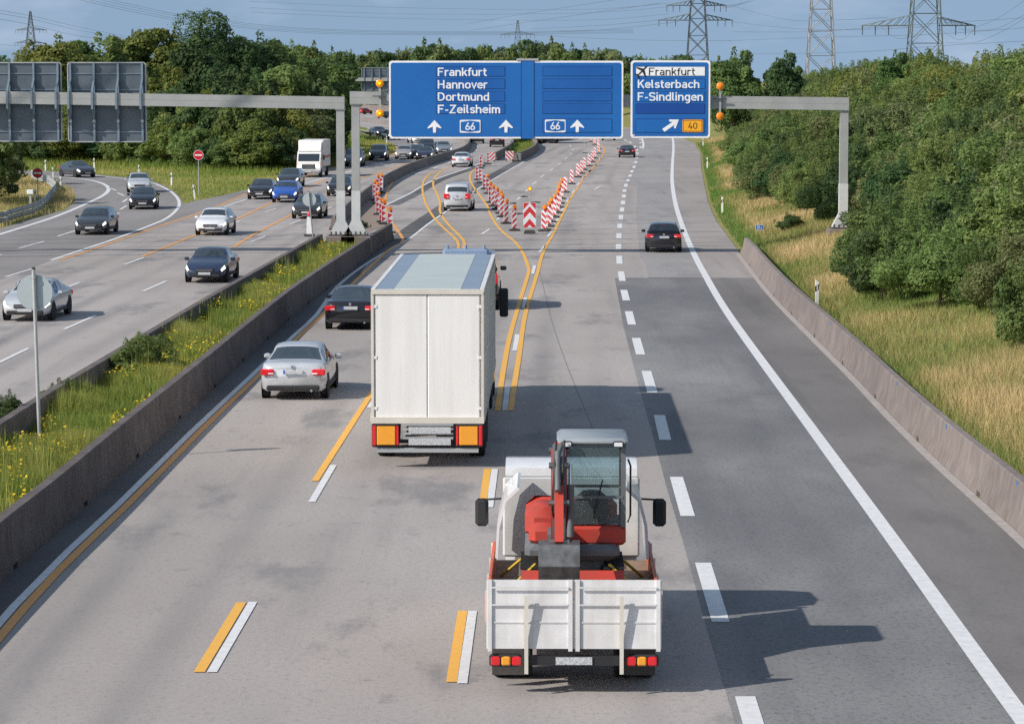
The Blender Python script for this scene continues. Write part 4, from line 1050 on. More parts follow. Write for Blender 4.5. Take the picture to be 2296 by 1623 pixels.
# chevron board
f = GC('d2', 895, 1592)
cb = tag(empty('chevron_board', (f.x, f.y, .014)), 'large red and white chevron board with a yellow lamp on a rod', 'beacon')
bw, bh, b0 = .92, 1.80, .42
MB().prism(rrect(-bw / 2, b0, bw / 2, b0 + bh, .02), 0, .035).build('board', M_REFW, cb)
mb = MB()
for z in (-.28, .62, 1.52):
    poly = [(-bw / 2 + .02, z), (0, z + .50), (bw / 2 - .02, z), (bw / 2 - .02, z + .42), (0, z + .92), (-bw / 2 + .02, z + .42)]
    def clipz(poly, lo, hi):
        for f_ in (lambda q: q[1] - lo, lambda q: hi - q[1]):
            out = []
            for i in range(len(poly)):
                a, b = poly[i], poly[(i + 1) % len(poly)]
                fa, fb = f_(a), f_(b)
                if fa >= 0: out.append(a)
                if (fa >= 0) != (fb >= 0):
                    t = fa / (fa - fb); out.append((a[0] + (b[0] - a[0]) * t, a[1] + (b[1] - a[1]) * t))
            poly = out
        return poly
    if z < 1:
        p = clipz(poly, 0.02, bh - .02)
        mb.prism([(a, b + b0) for a, b in p], -.004, .001)
    else:
        for s in (-1, 1):
            mb.prism([(s * (bw / 2 - .02), b0 + bh - .02), (s * (bw / 2 - .02), b0 + 1.30), (s * .02, b0 + bh - .02)], -.004, .001)
mb.build('red_chevrons', M_REDR, cb)
MB().box((0, .02, .3), (.08, .05, .3)).build('stem', M_GALV, cb)
ft = MB(); ft.bev((0, .1, .07), (.85, .5, .14), .03); ft.bev((0, .1, .19), (.72, .42, .12), .03); ft.build('foot', M_RUBBER, cb)
MB().tube((.03, .03, b0 + bh), (.03, .03, b0 + bh + .9), .022, n=8).build('rod', M_GALV, cb)
MB().lathe([(.03, -.06), (.15, -.05), (.165, 0), (.15, .05), (.03, .06)], (.03, .02, b0 + bh + 1.0), 'y', 20).build('lamp', M_AMBER, cb, smooth=True)
MB().lathe([(.10, -.058), (.06, -.07), (.01, -.072)], (.03, .02, b0 + bh + 1.0), 'y', 16).build('lamp_centre', M_AMBERY, cb, smooth=True)
cb.scale = (.78, .78, .78)

# striped end panels of the far barriers
def end_panel(c, x, y, slope, label, w, h, crate):
    f = GC(c, x, y)
    r = tag(empty('striped_end_panel', (f.x, f.y, 0)), label, 'barrier panel')
    MB().prism(rrect(-w / 2, .25, w / 2, .25 + h, .02), 0, .04).build('panel', M_REFW, r)
    mb = MB()
    for p in stripes(w - .04, h - .04, slope, .27, 2): mb.prism(p, -.005, .001)
    mb.build('red_stripes', M_REDR, r)
    if crate:
        MB().bev((.3 + w / 2, .9, .45), (.95, 1.6, .7), .06).build('crash_cushion', mat('grey_cushion', (.19, .20, .19), .7), r)
        for k in range(4):
            MB().box((.3 + w / 2, .9, .25 + .18 * k), (1.0, 1.64, .035)).build('cushion_rib', M_GALV, r)
    for s in (-1, 1):
        MB().box((s * w * .35, .05, .13), (.08, .1, .3)).build('leg', M_RUBBER, r)
end_panel('d2', 607, 562, -1, 'striped panel with grey crash cushion at the far right barrier end', .85, .85, True)
end_panel('d2', 355, 575, 1, 'striped panel at the far left barrier end behind a guide beacon', .65, .85, False)

# thin pole in the closed lane
f = GC('d2', 1687, 440)
tp = tag(empty('thin_pole', (f.x, f.y, 0)), 'thin steel pole on a small foot standing in the closed lane', 'pole')
MB().tube((0, 0, .05), (0, 0, 2.2), .03, n=8).build('rod', M_GALV, tp)
MB().bev((0, 0, .04), (.6, .4, .08), .02).build('foot', M_RUBBER, tp)

# ------------------------------------------------------------------ steel guardrails
def guardrail(pts, label, h=.75, post_every=4.0, rails=1):
    q = catmull(pts, 1.0)
    root = tag(empty('guardrail', (q[0][0], q[0][1], 0)), label, 'guardrail')
    o = q[0]
    prof = [(-.0, .16), (-.06, .12), (-.06, .07), (.0, .02), (.0, -.02), (-.06, -.07), (-.06, -.12), (.0, -.16)]
    for rr in range(rails):
        zc = h - .16 - rr * .36
        vs = []
        for i, p in enumerate(q):
            d = q[min(i + 1, len(q) - 1)] - q[max(i - 1, 0)]; d = d / np.linalg.norm(d); n = np.array((d[1], -d[0]))
            for a, z in prof:
                e = p - o + n * (a - .05)
                vs.append((e[0], e[1], zc + z))
            for a, z in reversed(prof):
                e = p - o + n * (a - .042)
                vs.append((e[0], e[1], zc + z))
        m = 16
        MB().add(vs, [(i * m + k, i * m + (k + 1) % m, i * m + m + (k + 1) % m, i * m + m + k) for i in range(len(q) - 1) for k in range(m)]).build('rail', M_GALV, root, smooth=True)
    acc = 0
    for i in range(len(q) - 1):
        acc += np.linalg.norm(q[i + 1] - q[i])
        if acc > post_every:
            acc = 0
            d = q[i + 1] - q[i]; d = d / np.linalg.norm(d); n = np.array((d[1], -d[0]))
            e = q[i] - o + n * .03
            MB().box((e[0], e[1], h / 2 - .1), (.10, .06, h + .1), rz=math.atan2(d[1], d[0])).build('post', M_GALV, root)
    return root
GR = [GC('c1', *p, .0) for p in ((0, 742), (120, 722), (225, 690), (380, 640), (470, 575), (520, 505), (548, 455), (520, 425), (470, 390), (360, 350), (330, 335))]
GR = [GR[0] + Vector((-9, -14, 0))] + GR
guardrail([p + Vector((-.5, 0, 0)) for p in GR], 'curved steel guardrail along the inside of the slip road bend', rails=2)
guardrail([GC('d4', 600, 455), GC('d4', 660, 480), GC('d4', 715, 545)] + [], 'short steel guardrail end at the grass corner left of the wide blue sign', post_every=2.5)
# small box on a post behind the guardrail
f = GC('c1', 255, 615)
bx_ = tag(empty('post_box', (f.x, f.y + .5, 0)), 'small white box on a grey post behind the curved guardrail', 'box')
MB().box((0, 0, .5), (.12, .1, 1.4)).build('post', M_GALV, bx_)
MB().bev((0, -.04, 1.22), (.42, .2, .30), .03).build('box', M_PLASTW, bx_)

# debris in the closed lane
DB = [(812, 1068, 'curled', .6, 20), (985, 1150, 'flat', .7, -5), (770, 1315, 'long', .9, 0), (660, 1165, 'short', .5, 10)]
for x, y, k, l, a in DB:
    f = GC('d2', x, y)
    mb = MB(); pts = [(-l / 2 + l * i / 6, .10 * math.sin(i * 1.7 + x), .03 + .02 * math.cos(i * 2.1)) for i in range(7)]
    mb.path(pts, [.02, .05, .07, .06, .08, .05, .02], 6)
    tag(mb.build('rubber_scrap', M_RUBBER, loc=(f.x, f.y, .01)), 'dark %s scrap of tyre rubber lying behind the chevron board' % k, 'debris', 'tyre scraps in the closed lane')

# ------------------------------------------------------------------ vehicles
M_GLASS = mat('car_glass', (.022, .032, .036), .04, spec=1.0, coat=1.0)
M_TYRE = mat('tyre_rubber', (.018, .018, .019), .85)
M_RIM = mat('alloy_rim', (.42, .43, .44), .35, .8)
M_TRIM = mat('black_trim', (.02, .02, .022), .6)
M_CHROME = mat('chrome_trim', (.60, .61, .62), .18, .9)
M_TAIL = mat('tail_lamp', (.55, .012, .02), .15, coat=.6, emit=(1, .03, .04), estr=.10)
M_HEAD = mat('head_lamp', (.78, .80, .82), .12, coat=.8)
M_HEADL = mat('head_lamp_lit', (.9, .9, .88), .12, emit=(1, .96, .85), estr=1.2)
M_INDIC = mat('indicator', (.85, .35, .03), .2, coat=.5)
M_PLATE = mat('number_plate', (.72, .73, .73), .45, noise=(40, (.30, .31, .33)))
M_EU = mat('plate_band', (.02, .07, .45), .45)
PAINTS = {
    'black': (.012, .012, .016), 'navy': (.016, .024, .052), 'charcoal': (.035, .038, .044), 'grey': (.15, .165, .185), 'silver': (.58, .60, .62), 'white': (.78, .79, .80),
    'blue': (.015, .09, .42), 'beige': (.42, .385, .37), 'steel': (.26, .30, .34), 'darkblue': (.02, .035, .08), 'red': (.45, .02, .02)}
def paint_mat(c):
    metal = {'silver': .3, 'steel': .4, 'grey': .4, 'beige': .3}.get(c, .15)
    return mat('paint_' + c, PAINTS[c], .28, metal, coat=.9, var=.04)

# length profile tables: (position 0 rear .. 1 front, height); belt line; half width; roof half width
KINDS = {
    'saloon': dict(L=4.55, W=1.80, top=[(0, .86), (.012, .98), (.05, 1.03), (.14, 1.06), (.17, 1.08), (.30, 1.36), (.36, 1.42), (.50, 1.44), (.58, 1.40), (.72, 1.03), (.76, .97), (.90, .86), (.97, .74), (1, .62)],
                   belt=[(0, .80), (.05, .92), (.3, .93), (.6, .90), (.76, .86), (.93, .74), (1, .58)], glass=(.155, .31, .57, .715), side=(.20, .70)),
    'estate': dict(tumble=.17, L=4.65, W=1.80, top=[(0, .90), (.010, 1.05), (.03, 1.15), (.085, 1.42), (.13, 1.46), (.40, 1.48), (.56, 1.44), (.71, 1.05), (.75, .98), (.90, .88), (.97, .75), (1, .63)],
                   belt=[(0, .85), (.03, .95), (.3, .95), (.6, .92), (.76, .88), (.93, .75), (1, .6)], glass=(.028, .085, .565, .705), side=(.08, .69)),
    'hatch': dict(tumble=.17, L=4.25, W=1.78, top=[(0, .88), (.010, 1.00), (.03, 1.08), (.12, 1.40), (.17, 1.45), (.42, 1.48), (.56, 1.43), (.71, 1.06), (.75, .99), (.90, .88), (.97, .75), (1, .63)],
                  belt=[(0, .84), (.03, .95), (.3, .94), (.6, .91), (.76, .88), (.93, .75), (1, .6)], glass=(.032, .125, .565, .705), side=(.12, .69)),
    'suv': dict(tumble=.15, L=4.6, W=1.86, top=[(0, 1.0), (.012, 1.14), (.03, 1.24), (.10, 1.60), (.15, 1.66), (.42, 1.69), (.57, 1.63), (.70, 1.20), (.74, 1.13), (.90, 1.03), (.965, .92), (1, .78)],
                belt=[(0, .96), (.03, 1.08), (.3, 1.07), (.6, 1.04), (.76, 1.01), (.93, .90), (1, .72)], glass=(.03, .105, .575, .695), side=(.10, .68)),
    'van': dict(tumble=.07, L=4.4, W=1.80, top=[(0, 1.0), (.004, 1.12), (.012, 1.22), (.036, 1.72), (.075, 1.80), (.42, 1.83), (.62, 1.78), (.77, 1.18), (.81, 1.10), (.92, .98), (.975, .86), (1, .70)],
                belt=[(0, .98), (.03, 1.10), (.3, 1.10), (.6, 1.07), (.78, 1.02), (.94, .86), (1, .66)], glass=(.011, .042, .625, .765), side=(.06, .75)),
    'roadster': dict(L=4.3, W=1.80, top=[(0, .82), (.012, .93), (.05, .98), (.24, 1.02), (.27, 1.04), (.36, 1.26), (.42, 1.31), (.50, 1.31), (.56, 1.27), (.66, .99), (.70, .94), (.88, .82), (.96, .70), (1, .58)],
                     belt=[(0, .78), (.05, .89), (.3, .89), (.6, .86), (.76, .82), (.93, .70), (1, .55)], glass=(.265, .365, .555, .655), side=(.30, .645)),
}

class Body:
    """A car's skin as a surface S(u, v): u runs rear to front, v from the sill up to the roof's centre line."""
    def __init__(self, k):
        self.k = k; self.L, self.W = k['L'], k['W']
    def prof(self, tab, u):
        xs = [t[0] for t in tab]; ys_ = [t[1] for t in tab]
        s = 0
        for d, w in ((-.012, .25), (0, .5), (.012, .25)):
            s += w * np.interp(u + d, xs, ys_)
        return float(s)
    def section(self, u):
        zt, zb = self.prof(self.k['top'], u), self.prof(self.k['belt'], u)
        zb = min(zb, zt - .015)
        e = min(u, 1 - u)
        rnd = 1 - .20 * max(0.0, 1 - (e if u < .5 else (1 - u)) / (.055 if u < .5 else .13)) ** 2.0
        hw = self.W / 2 * rnd
        cabin = min(1.0, max(0.0, (zt - zb - .10) / .30))
        wr = hw * (.90 - self.k.get('tumble', .20) * cabin)
        z0 = .24 + .10 * max(0.0, 1 - e / .03)
        return [(0, z0), (hw * .86, z0), (hw * .965, z0 + .07), (hw, z0 + (zb - z0) * .45), (hw * .985, z0 + (zb - z0) * .78), (hw * .945, zb), (hw * .945 * .5 + wr * .5, zb * .45 + zt * .55 - .03 * cabin), (wr, zt - .035 - .03 * cabin), (wr * .78, zt - .012 - .012 * cabin), (wr * .4, zt), (0, zt)]
    def S(self, u, v, side=1):
        s = self.section(u)
        i = min(int(v), len(s) - 2); t = v - i
        x = s[i][0] * (1 - t) + s[i + 1][0] * t; z = s[i][1] * (1 - t) + s[i + 1][1] * t
        # the nose and tail bow outwards in plan
        y = (u - .5) * self.L
        bow = .10 * (abs(x) / (self.W / 2)) ** 2.2
        if u > .5: y -= bow * max(0, (u - .80) / .20) * 1.6
        else: y += bow * max(0, (.15 - u) / .15)
        return Vector((x * side, y, z))
    def skin(self):
        us = sorted(set([0, .004, .012, .02, .03, .045, .065, .09, .115, .14, .17, .2, .24, .28, .32, .36, .42, .48, .54, .58, .62, .66, .70, .73, .76, .80, .85, .89, .92, .95, .97, .985, .995, 1.0]))
        n = 11
        mb = MB(); vs = []
        for u in us:
            row = [self.S(u, v) for v in range(n)]
            vs += row + [Vector((-p.x, p.y, p.z)) for p in reversed(row[1:-1])]
        m = 2 * n - 2
        fs = [(i * m + k, i * m + (k + 1) % m, i * m + m + (k + 1) % m, i * m + m + k) for i in range(len(us) - 1) for k in range(m)]
        fs += [tuple(range(m - 1, -1, -1)), tuple((len(us) - 1) * m + k for k in range(m))]
        return mb.add(vs, fs)
    def patch(self, u0, u1, v0, v1, side, off=.008, nu=7, nv=5, slant=(0, 0), across=False):
        """A piece of the skin lifted off by a few millimetres: glass, lamps. across: spans both sides over the roof's centre line."""
        grid = []
        vv = list(np.linspace(v0, v1, nv))
        for i in range(nu):
            row = []
            t = i / (nu - 1)
            if across:
                for sd, seq in ((-1, vv), (1, list(reversed(vv))[1:] if abs(v1 - 10) < 1e-6 else list(reversed(vv)))):
                    for v in seq:
                        row.append((u0 + (u1 - u0) * t, v, sd))
            else:
                for v in vv:
                    f = (v - v0) / (v1 - v0)
                    a, b = u0 + slant[0] * f, u1 + slant[1] * f
                    row.append((a + (b - a) * t, v, side))
            grid.append(row)
        mb = MB(); vs = []; w = len(grid[0])
        for row in grid:
            for u, v, sd in row:
                p = self.S(u, v, sd)
                e = .012
                du = self.S(min(1, u + e), v, sd) - self.S(max(0, u - e), v, sd)
                v_ = min(v, 9.9)
                dv = self.S(u, min(10, v_ + .15), sd) - self.S(u, max(0, v_ - .15), sd)
                nn = du.cross(dv)
                if nn.length < 1e-9: nn = Vector((0, 0, 1))
                nn.normalize()
                c = Vector((0, p.y, .7))
                if nn.dot(p - c) < 0: nn = -nn
                vs.append(p + nn * off)
        fs = [(i * w + k, i * w + k + 1, i * w + w + k + 1, i * w + w + k) for i in range(len(grid) - 1) for k in range(w - 1)]
        return mb.add(vs, fs)

SPOT = {}
def wheel(parent, x, y, r, w=.21, rim=True):
    s = 1 if x > 0 else -1
    wt = MB().lathe([(r * .62, -w / 2), (r * .93, -w / 2), (r, -w / 2 + .03), (r, w / 2 - .03), (r * .93, w / 2), (r * .62, w / 2)], (x, y, r), 'x', 20).build('wheel', M_TYRE, parent, smooth=True)
    if rim:
        rm = MB().lathe([(r * .64, s * w * .28), (r * .64, s * w * .46), (r * .55, s * w * .40), (r * .20, s * w * .36), (r * .12, s * w * .45), (.01, s * w * .46)], (x, y, r), 'x', 20)
        rm.build('rim', M_RIM, wt, smooth=True)
    return wt

def car(kind, colour, pos, heading, label, cat='car', lit=False, brake=False, group=None, scale=1.0, hub='rear', name=None, open_top=False, plate=True):
    """heading: degrees of the car's nose from +Y towards +X; pos is the ground point below its rear (hub='rear') or nose (hub='nose')."""
    k = KINDS[kind]
    B = Body(k); L, W = k['L'], k['W']
    root = empty(name or {'saloon': 'saloon_car', 'estate': 'estate_car', 'hatch': 'hatchback_car', 'suv': 'off_road_car', 'van': 'small_van', 'roadster': 'convertible_car'}[kind])
    a = -R(heading)
    fwd = Vector((-math.sin(a), math.cos(a), 0))
    c = Vector((pos[0], pos[1], 0)) + fwd * (L / 2 * scale * (1 if hub == 'rear' else -1))
    root.location = (c.x, c.y, .002); root.rotation_euler = (0, 0, a); root.scale = (scale,) * 3
    tag(root, label, cat, group)
    pm = paint_mat(colour)
    body = B.skin().build('body', pm, root, smooth='all')
    g = k['glass']
    if open_top:
        MB().bev((0, -.02 * L, 1.02), (W * .70, L * .22, .30), .10).build('seat_row', M_TRIM, root)
    B.patch(g[2] + .012, g[3] - .008, 7.35, 10, 1, nu=7, across=True).build('windscreen', M_GLASS, root, smooth='all')
    B.patch(g[0] + .004, g[1] - .010, 7.35, 10, 1, nu=7, across=True).build('rear_window', M_GLASS, root, smooth='all')
    s0, s1 = k['side']
    for sd in (-1, 1):
        mid = (s0 + s1) / 2 - .02
        B.patch(s0 + .015, mid - .008, 5.12, 6.8, sd, slant=(.055 if kind != 'van' else .02, 0)).build('side_window', M_GLASS, root, smooth='all')
        B.patch(mid + .008, s1 - .01, 5.12, 6.8, sd, slant=(0, -.085)).build('side_window', M_GLASS, root, smooth='all')
        # lamps wrap round the corners
        zt = B.prof(k['belt'], .03)
        tl = MB().bev((sd * W * .39, -L / 2 + .045, zt - .10), (W * .20, .13, .17 if kind != 'van' else .34), .03).build('tail_lamp', M_TAIL, root)
        if not brake: pass
        MB().bev((sd * W * .335, -L / 2 + .005, zt - .135), (W * .085, .06, .05), .012).build('reverse_lamp', M_HEAD, tl)
        hz = B.prof(k['belt'], .955) - .02
        B.patch(.925, .985, 3.9, 5.4, sd, off=.006).build('headlamp', M_HEADL if lit else M_HEAD, root, smooth='all')
        B.patch(.985, .9995, 3.6, 5.1, sd, off=.012, nu=3).build('headlamp', M_HEADL if lit else M_HEAD, root, smooth='all')
        m = MB().bev((sd * (W / 2 + .10), (g[3] - .5) * L - .30, B.prof(k['belt'], .6) + .06), (.20, .11, .14), .035).build('door_mirror', pm if colour not in ('silver',) else pm, root, smooth=True)
        r = .325 if kind not in ('suv',) else .36
        for wy in (-L / 2 + .78, L / 2 - .86):
            arch = MB().lathe([(r * 1.16, 0), (r * 1.16, sd * .012)], (sd * (W / 2 - .004), wy, r + .01), 'x', 20).build('wheel_arch', M_TRIM, root)
            wheel(root, sd * (W / 2 - .09), wy, r)
        MB().box((sd * (W / 2 - .03), 0, .29), (.05, L * .52, .10)).build('sill', M_TRIM, root)
        MB().bev((sd * (W / 2 - .012), (.45 - .5) * L, B.prof(k['belt'], .45) - .16), (.03, .17, .03), .008).build('door_handle', pm, root)
    MB().bev((0, -L / 2 + .05, .34), (W * .80, .16, .14), .03).build('rear_bumper', M_TRIM, root)
    MB().bev((0, L / 2 - .10, .33), (W * .74, .20, .14), .03).build('front_bumper', M_TRIM, root)
    gr = MB().bev((0, L / 2 - .035, .56), (W * .44, .10, .14), .02).build('grille', M_TRIM, root)
    MB().box((0, L / 2 + .017, .56), (W * .40, .012, .02)).build('grille_bar', M_CHROME, gr)
    zp = .78 if kind not in ('van', 'suv') else .86
    if plate:
        pl = MB().box((0, -L / 2 - .006, zp if kind != 'roadster' else .66), (.52, .025, .11)).build('number_plate', M_PLATE, root)
        MB().box((-.24, -L / 2 - .020, zp if kind != 'roadster' else .66), (.04, .006, .108)).build('plate_band', M_EU, pl)
        MB().box((0, L / 2 + .012, .42), (.52, .02, .11)).build('number_plate', M_PLATE, root)
    if brake:
        MB().box((0, (g[1] - .5) * L - .02, B.prof(k['top'], g[1]) - .04), (.34, .06, .05)).build('brake_lamp', M_TAIL, root)
    for sx_ in (-.2, .2):
        pass
    MB().lathe([(.055, 0), (.05, -.015), (.005, -.018)], (0, -L / 2 + .004, zp + .13), 'y', 12).build('emblem', M_CHROME, root)
    MB().tube((W * .28, -L / 2 + .05, .27), (W * .28, -L / 2 - .03, .27), .035, n=8).build('exhaust', M_CHROME, root)
    return root

def heading_at(y):
    return math.degrees(math.atan((interp(LANE_R, y + 6) - interp(LANE_R, y - 6)) / 12))
LANE_R = [(30, -1.2), (50, -.75), (68, -.39), (104, .15), (141, 1.14), (189, 2.74), (250, 5.2), (320, 8.4), (400, 10.5), (450, 10.6)]

# vehicles driving away
p = G(785, 741); car('saloon', 'black', p, 2.0, 'dark saloon with glowing red lamps half hidden left of the white lorry', brake=True)
p = G(657, 898); car('saloon', 'silver', p, 1.5, 'silver saloon driving away in the left lane behind the white lorry')
p = GC('c3', 472, 868); car('van', 'silver', p, 3.0, 'small silver van with a big rear window beside the guide beacons', 'van')
p = GC('c3', 507, 437); car('saloon', 'white', p, 3.5, 'white saloon driving away next to the dark curved barrier')
p = GC('c3', 2130, 343); car('roadster', 'black', p, 2.0, 'black convertible on the exit side far below the square blue sign', open_top=True)
p = GC('c4', 695, 1132); car('hatch', 'black', p, 1.8, 'black hatchback with red lamps in the exit lane crossing the gantry shadow', brake=True)
p = GC('c3', 668, 207); car('estate', 'charcoal', p, 0, 'dark car cut by the lower edge of the wide blue sign, left one of two')
p = GC('c3', 862, 240); car('suv', 'black', p, 0, 'black car with red lamps just below the wide blue sign, right one of two', brake=True)
p = GC('c3', 1945, 178); car('hatch', 'charcoal', p, 4, 'dark car almost hidden behind the wide blue sign near the exit')
p = Vector((-1.62, 114.5, 0)); car('van', 'black', p, 1.0, 'dark van peeking out ahead of the white lorry', 'van', scale=1.22)

# oncoming vehicles
def oncoming(kind, colour, c, x, y, turn, label, cat='car', lit=True, **kw):
    p = GC(c, x, y)
    return car(kind, colour, p, 180 + turn, label, cat, lit=lit, hub='nose', **kw)
oncoming('saloon', 'charcoal', 'c1', 765, 328, -32, 'dark car coming round the far bend of the slip road')
oncoming('estate', 'charcoal', 'c1', 780, 828, 2, 'dark car on the slip road between lane dashes, nearest one there')
oncoming('saloon', 'black', 'c1', 1237, 606, -4, 'black saloon with bright headlamps on the slip road bend')
oncoming('estate', 'silver', 'c1', 1212, 460, -8, 'silver car directly behind the black saloon on the slip road', lit=False)
oncoming('hatch', 'white', 'c1', 1825, 832, 3, 'white car on the oncoming lanes left of the planted median')
oncoming('saloon', 'darkblue', 'c1', 1775, 1245, 3, 'dark blue car closest to the median wall on the oncoming lanes')
p = G(55, 722); car('saloon', 'silver', p, 183, 'silver car behind the tall round sign at the left edge', lit=True, hub='nose')
oncoming('saloon', 'black', 'c2', 285, 858, 3, 'black car leftmost of the pack beside the meadow tip')
oncoming('estate', 'charcoal', 'c2', 595, 722, 3, 'dark grey car in front of the white box truck')
oncoming('hatch', 'blue', 'c2', 560, 893, 3, 'bright blue car in the middle of the oncoming pack')
oncoming('estate', 'charcoal', 'c2', 800, 1075, 3, 'dark car behind the leaning round sign')
oncoming('saloon', 'black', 'c2', 1165, 822, 3, 'black car with bright headlamps seen between the gantry posts')
oncoming('van', 'grey', 'c2', 1325, 492, 2, 'grey van right of the two gantry posts near the grass', 'van')
oncoming('suv', 'charcoal', 'c2', 1598, 428, 2, 'dark off-road car at the grass corner')
oncoming('hatch', 'beige', 'c2', 1885, 412, 2, 'beige silver car left in the far oncoming group')
oncoming('estate', 'charcoal', 'c2', 2020, 402, 2, 'dark car squeezed between the beige and the black car in the far group')
oncoming('saloon', 'navy', 'c2', 2120, 420, 2, 'dark saloon in front of the far oncoming group')
oncoming('suv', 'black', 'd4', 1395, 745, -3, 'black tall car at the back of the far oncoming group')
oncoming('estate', 'steel', 'd4', 1617, 765, -6, 'grey car right of the far oncoming group beside the dark barrier')
oncoming('hatch', 'white', 'd4', 1290, 618, -14, 'white car farthest back just under the wide blue sign')
oncoming('saloon', 'navy', 'd4', 815, 528, -20, 'dark car at the left edge of the wide blue sign')
oncoming('saloon', 'black', 'd4', 970, 575, -16, 'black car tucked under the lower left corner of the wide blue sign')
p = GC('d4', 775, 290); car('estate', 'charcoal', p, 30, 'dark car on the far bend behind the lower orange lamp')
p = GC('d4', 500, 238); car('hatch', 'red', p, 35, 'small red car on the far bend right of the gantry posts')

# ------------------------------------------------------------------ white articulated lorry
M_TWHITE = mat('lorry_white', (.86, .845, .81), .45, noise=(.5, (.82, .80, .77)), coat=.2, streak=(.72, .69, .65))
M_TFRAME = mat('lorry_frame', (.70, .66, .58), .5, noise=(2, (.62, .58, .50)))
M_ROOFC = mat('lorry_roof_sheet', (.46, .52, .50), .5, noise=(.6, (.50, .55, .53)))
M_ROOFB = mat('lorry_roof_band', (.22, .29, .37), .5, noise=(.6, (.25, .32, .40)))
M_DARKB = mat('dark_underbody', (.03, .03, .032), .7)

def lorry():
    L, W, H0, H1 = 13.6, 2.55, 1.05, 4.02
    root = tag(empty('articulated_lorry', (-1.905, 68.3, .002), R(-.75)), 'big white articulated lorry seen from behind in the middle lane', 'lorry')
    body = MB()
    body.add(*(lambda: (lambda w, l, z0, z1, b: ([(-w, 0, z0), (w, 0, z0), (w, 0, z1 - b), (w - b, 0, z1), (-w + b, 0, z1), (-w, 0, z1 - b), (-w, l, z0), (w, l, z0), (w, l, z1 - b), (w - b, l, z1), (-w + b, l, z1), (-w, l, z1 - b)],
             [(0, 1, 2, 3, 4, 5), (11, 10, 9, 8, 7, 6)] + [(i, (i + 1) % 6, 6 + (i + 1) % 6, 6 + i) for i in range(6)]))(W / 2, L, H0, H1, .06))())
    body.build('trailer_body', M_TWHITE, root)
    MB().box((0, L / 2, H1 + .012), (1.50, L - .35, .02)).build('roof_sheet', M_ROOFC, root)
    for s in (-1, 1):
        MB().box((s * .955, L / 2, H1 + .010), (.40, L - .35, .016)).build('roof_band', M_ROOFB, root)
        MB().box((s * 1.23, L / 2, H1 - .06), (.09, L - .1, .16)).build('roof_rail', M_TWHITE, root)
        for k in range(9):
            MB().box((s * (W / 2 + .006), .9 + k * 1.5, 2.55), (.02, .08, 2.75)).build('side_post', M_TFRAME, root)
        MB().box((s * (W / 2 + .004), L / 2, H0 + .08), (.03, L, .18)).build('side_rail', M_TFRAME, root)
        # rear doors with frame, hinges and locking bars
        d = MB().bev((s * .592, -.035, 2.52), (1.172, .05, 2.80), .02).build('rear_door', M_TWHITE, root)
        for z in (1.35, 2.5, 3.65):
            MB().box((s * 1.19, -.064, z), (.10, .02, .07)).build('hinge', M_TWHITE, d)
        MB().box((s * (W / 2 - .035), -.05, 2.52), (.06, .06, 2.90)).build('corner_post', M_TFRAME, root)
        # lamp cluster
        lc = MB().bev((s * .95, -.10, .74), (.62, .10, .54), .03).build('lamp_panel', M_TRIM, root)
        MB().bev((s * .93, -.16, .74), (.42, .04, .44), .03).build('lamp', M_INDIC, lc)
        MB().bev((s * 1.20, -.16, .74), (.08, .04, .46), .02).build('lamp', M_TAIL, lc)
        MB().bev((s * .675, -.16, .74), (.05, .04, .44), .015).build('lamp', M_TAIL, lc)
        for i in range(3):
            for dx in (0,):
                wheel(root, s * 1.06, 2.2 + i * 1.31, .50, .38)
        MB().box((s * 1.16, 7.6, .62), (.06, 4.0, .60)).build('side_guard', M_GALV, root)
        MB().box((s * 1.08, 1.55, .75), (.40, .04, .62)).build('mud_flap', M_RUBBER, root)
    MB().box((0, -.05, H1 - .04), (W - .02, .08, .11)).build('rear_header', M_TFRAME, root)
    sill = MB().box((0, -.06, H0 + .03), (W, .14, .14)).build('rear_sill', M_TFRAME, root)
    for k in range(4):
        MB().box((0, -.10, .68 + k * .10), (1.16, .05, .05)).build('step_bar', M_GALV, root)
    bp = MB().box((0, -.06, .40), (2.3, .10, .10)).build('under_run_bar', M_GALV, root)
    for i, z in enumerate((.86, .60)):
        MB().box((.05, -.165, z), (.95, .012, .15)).build('number_plate', M_PLATE, root)
    fr = MB(); fr.box((-.42, 6.8, .85), (.14, 13.2, .3)); fr.build('chassis_rail', M_DARKB, root); MB().box((.42, 6.8, .85), (.14, 13.2, .3)).build('chassis_rail', M_DARKB, root)
    # tractor unit
    cabm = mat('tractor_paint', (.55, .57, .60), .35, coat=.6)
    MB().prism([(14.15, .5), (16.45, .5), (16.5, 1.6), (16.25, 2.9), (15.6, 3.75), (14.3, 3.95), (14.15, 3.8)], -1.23, 1.23, 'yz').build('cab', cabm, root, smooth=True)
    MB().box((0, 16.42, 2.35), (2.2, .06, .9)).build('windscreen', M_GLASS, root)
    for k in range(3):
        MB().tube((-.05 + k * .5, 14.6, 3.88), (-.05 + k * .5, 14.6, 4.22), .04, n=6).build('roof_horn', mat('blue_grey_fitting', (.20, .27, .38), .5), root)
    MB().bev((.45, 14.75, 4.02), (1.25, .45, .20), .05).build('roof_unit', mat('blue_grey_fitting', (.20, .27, .38), .5), root)
    for s in (-1, 1):
        for y in (15.7, 12.3):
            wheel(root, s * 1.05, y, .50, .34)
        MB().bev((s * 1.47, 16.0, 2.55), (.24, .14, .80), .04).build('wing_mirror', M_TRIM, root)
        MB().box((s * 1.33, 16.0, 2.75), (.22, .04, .04)).build('mirror_arm', M_TRIM, root)
    return root
lorry()

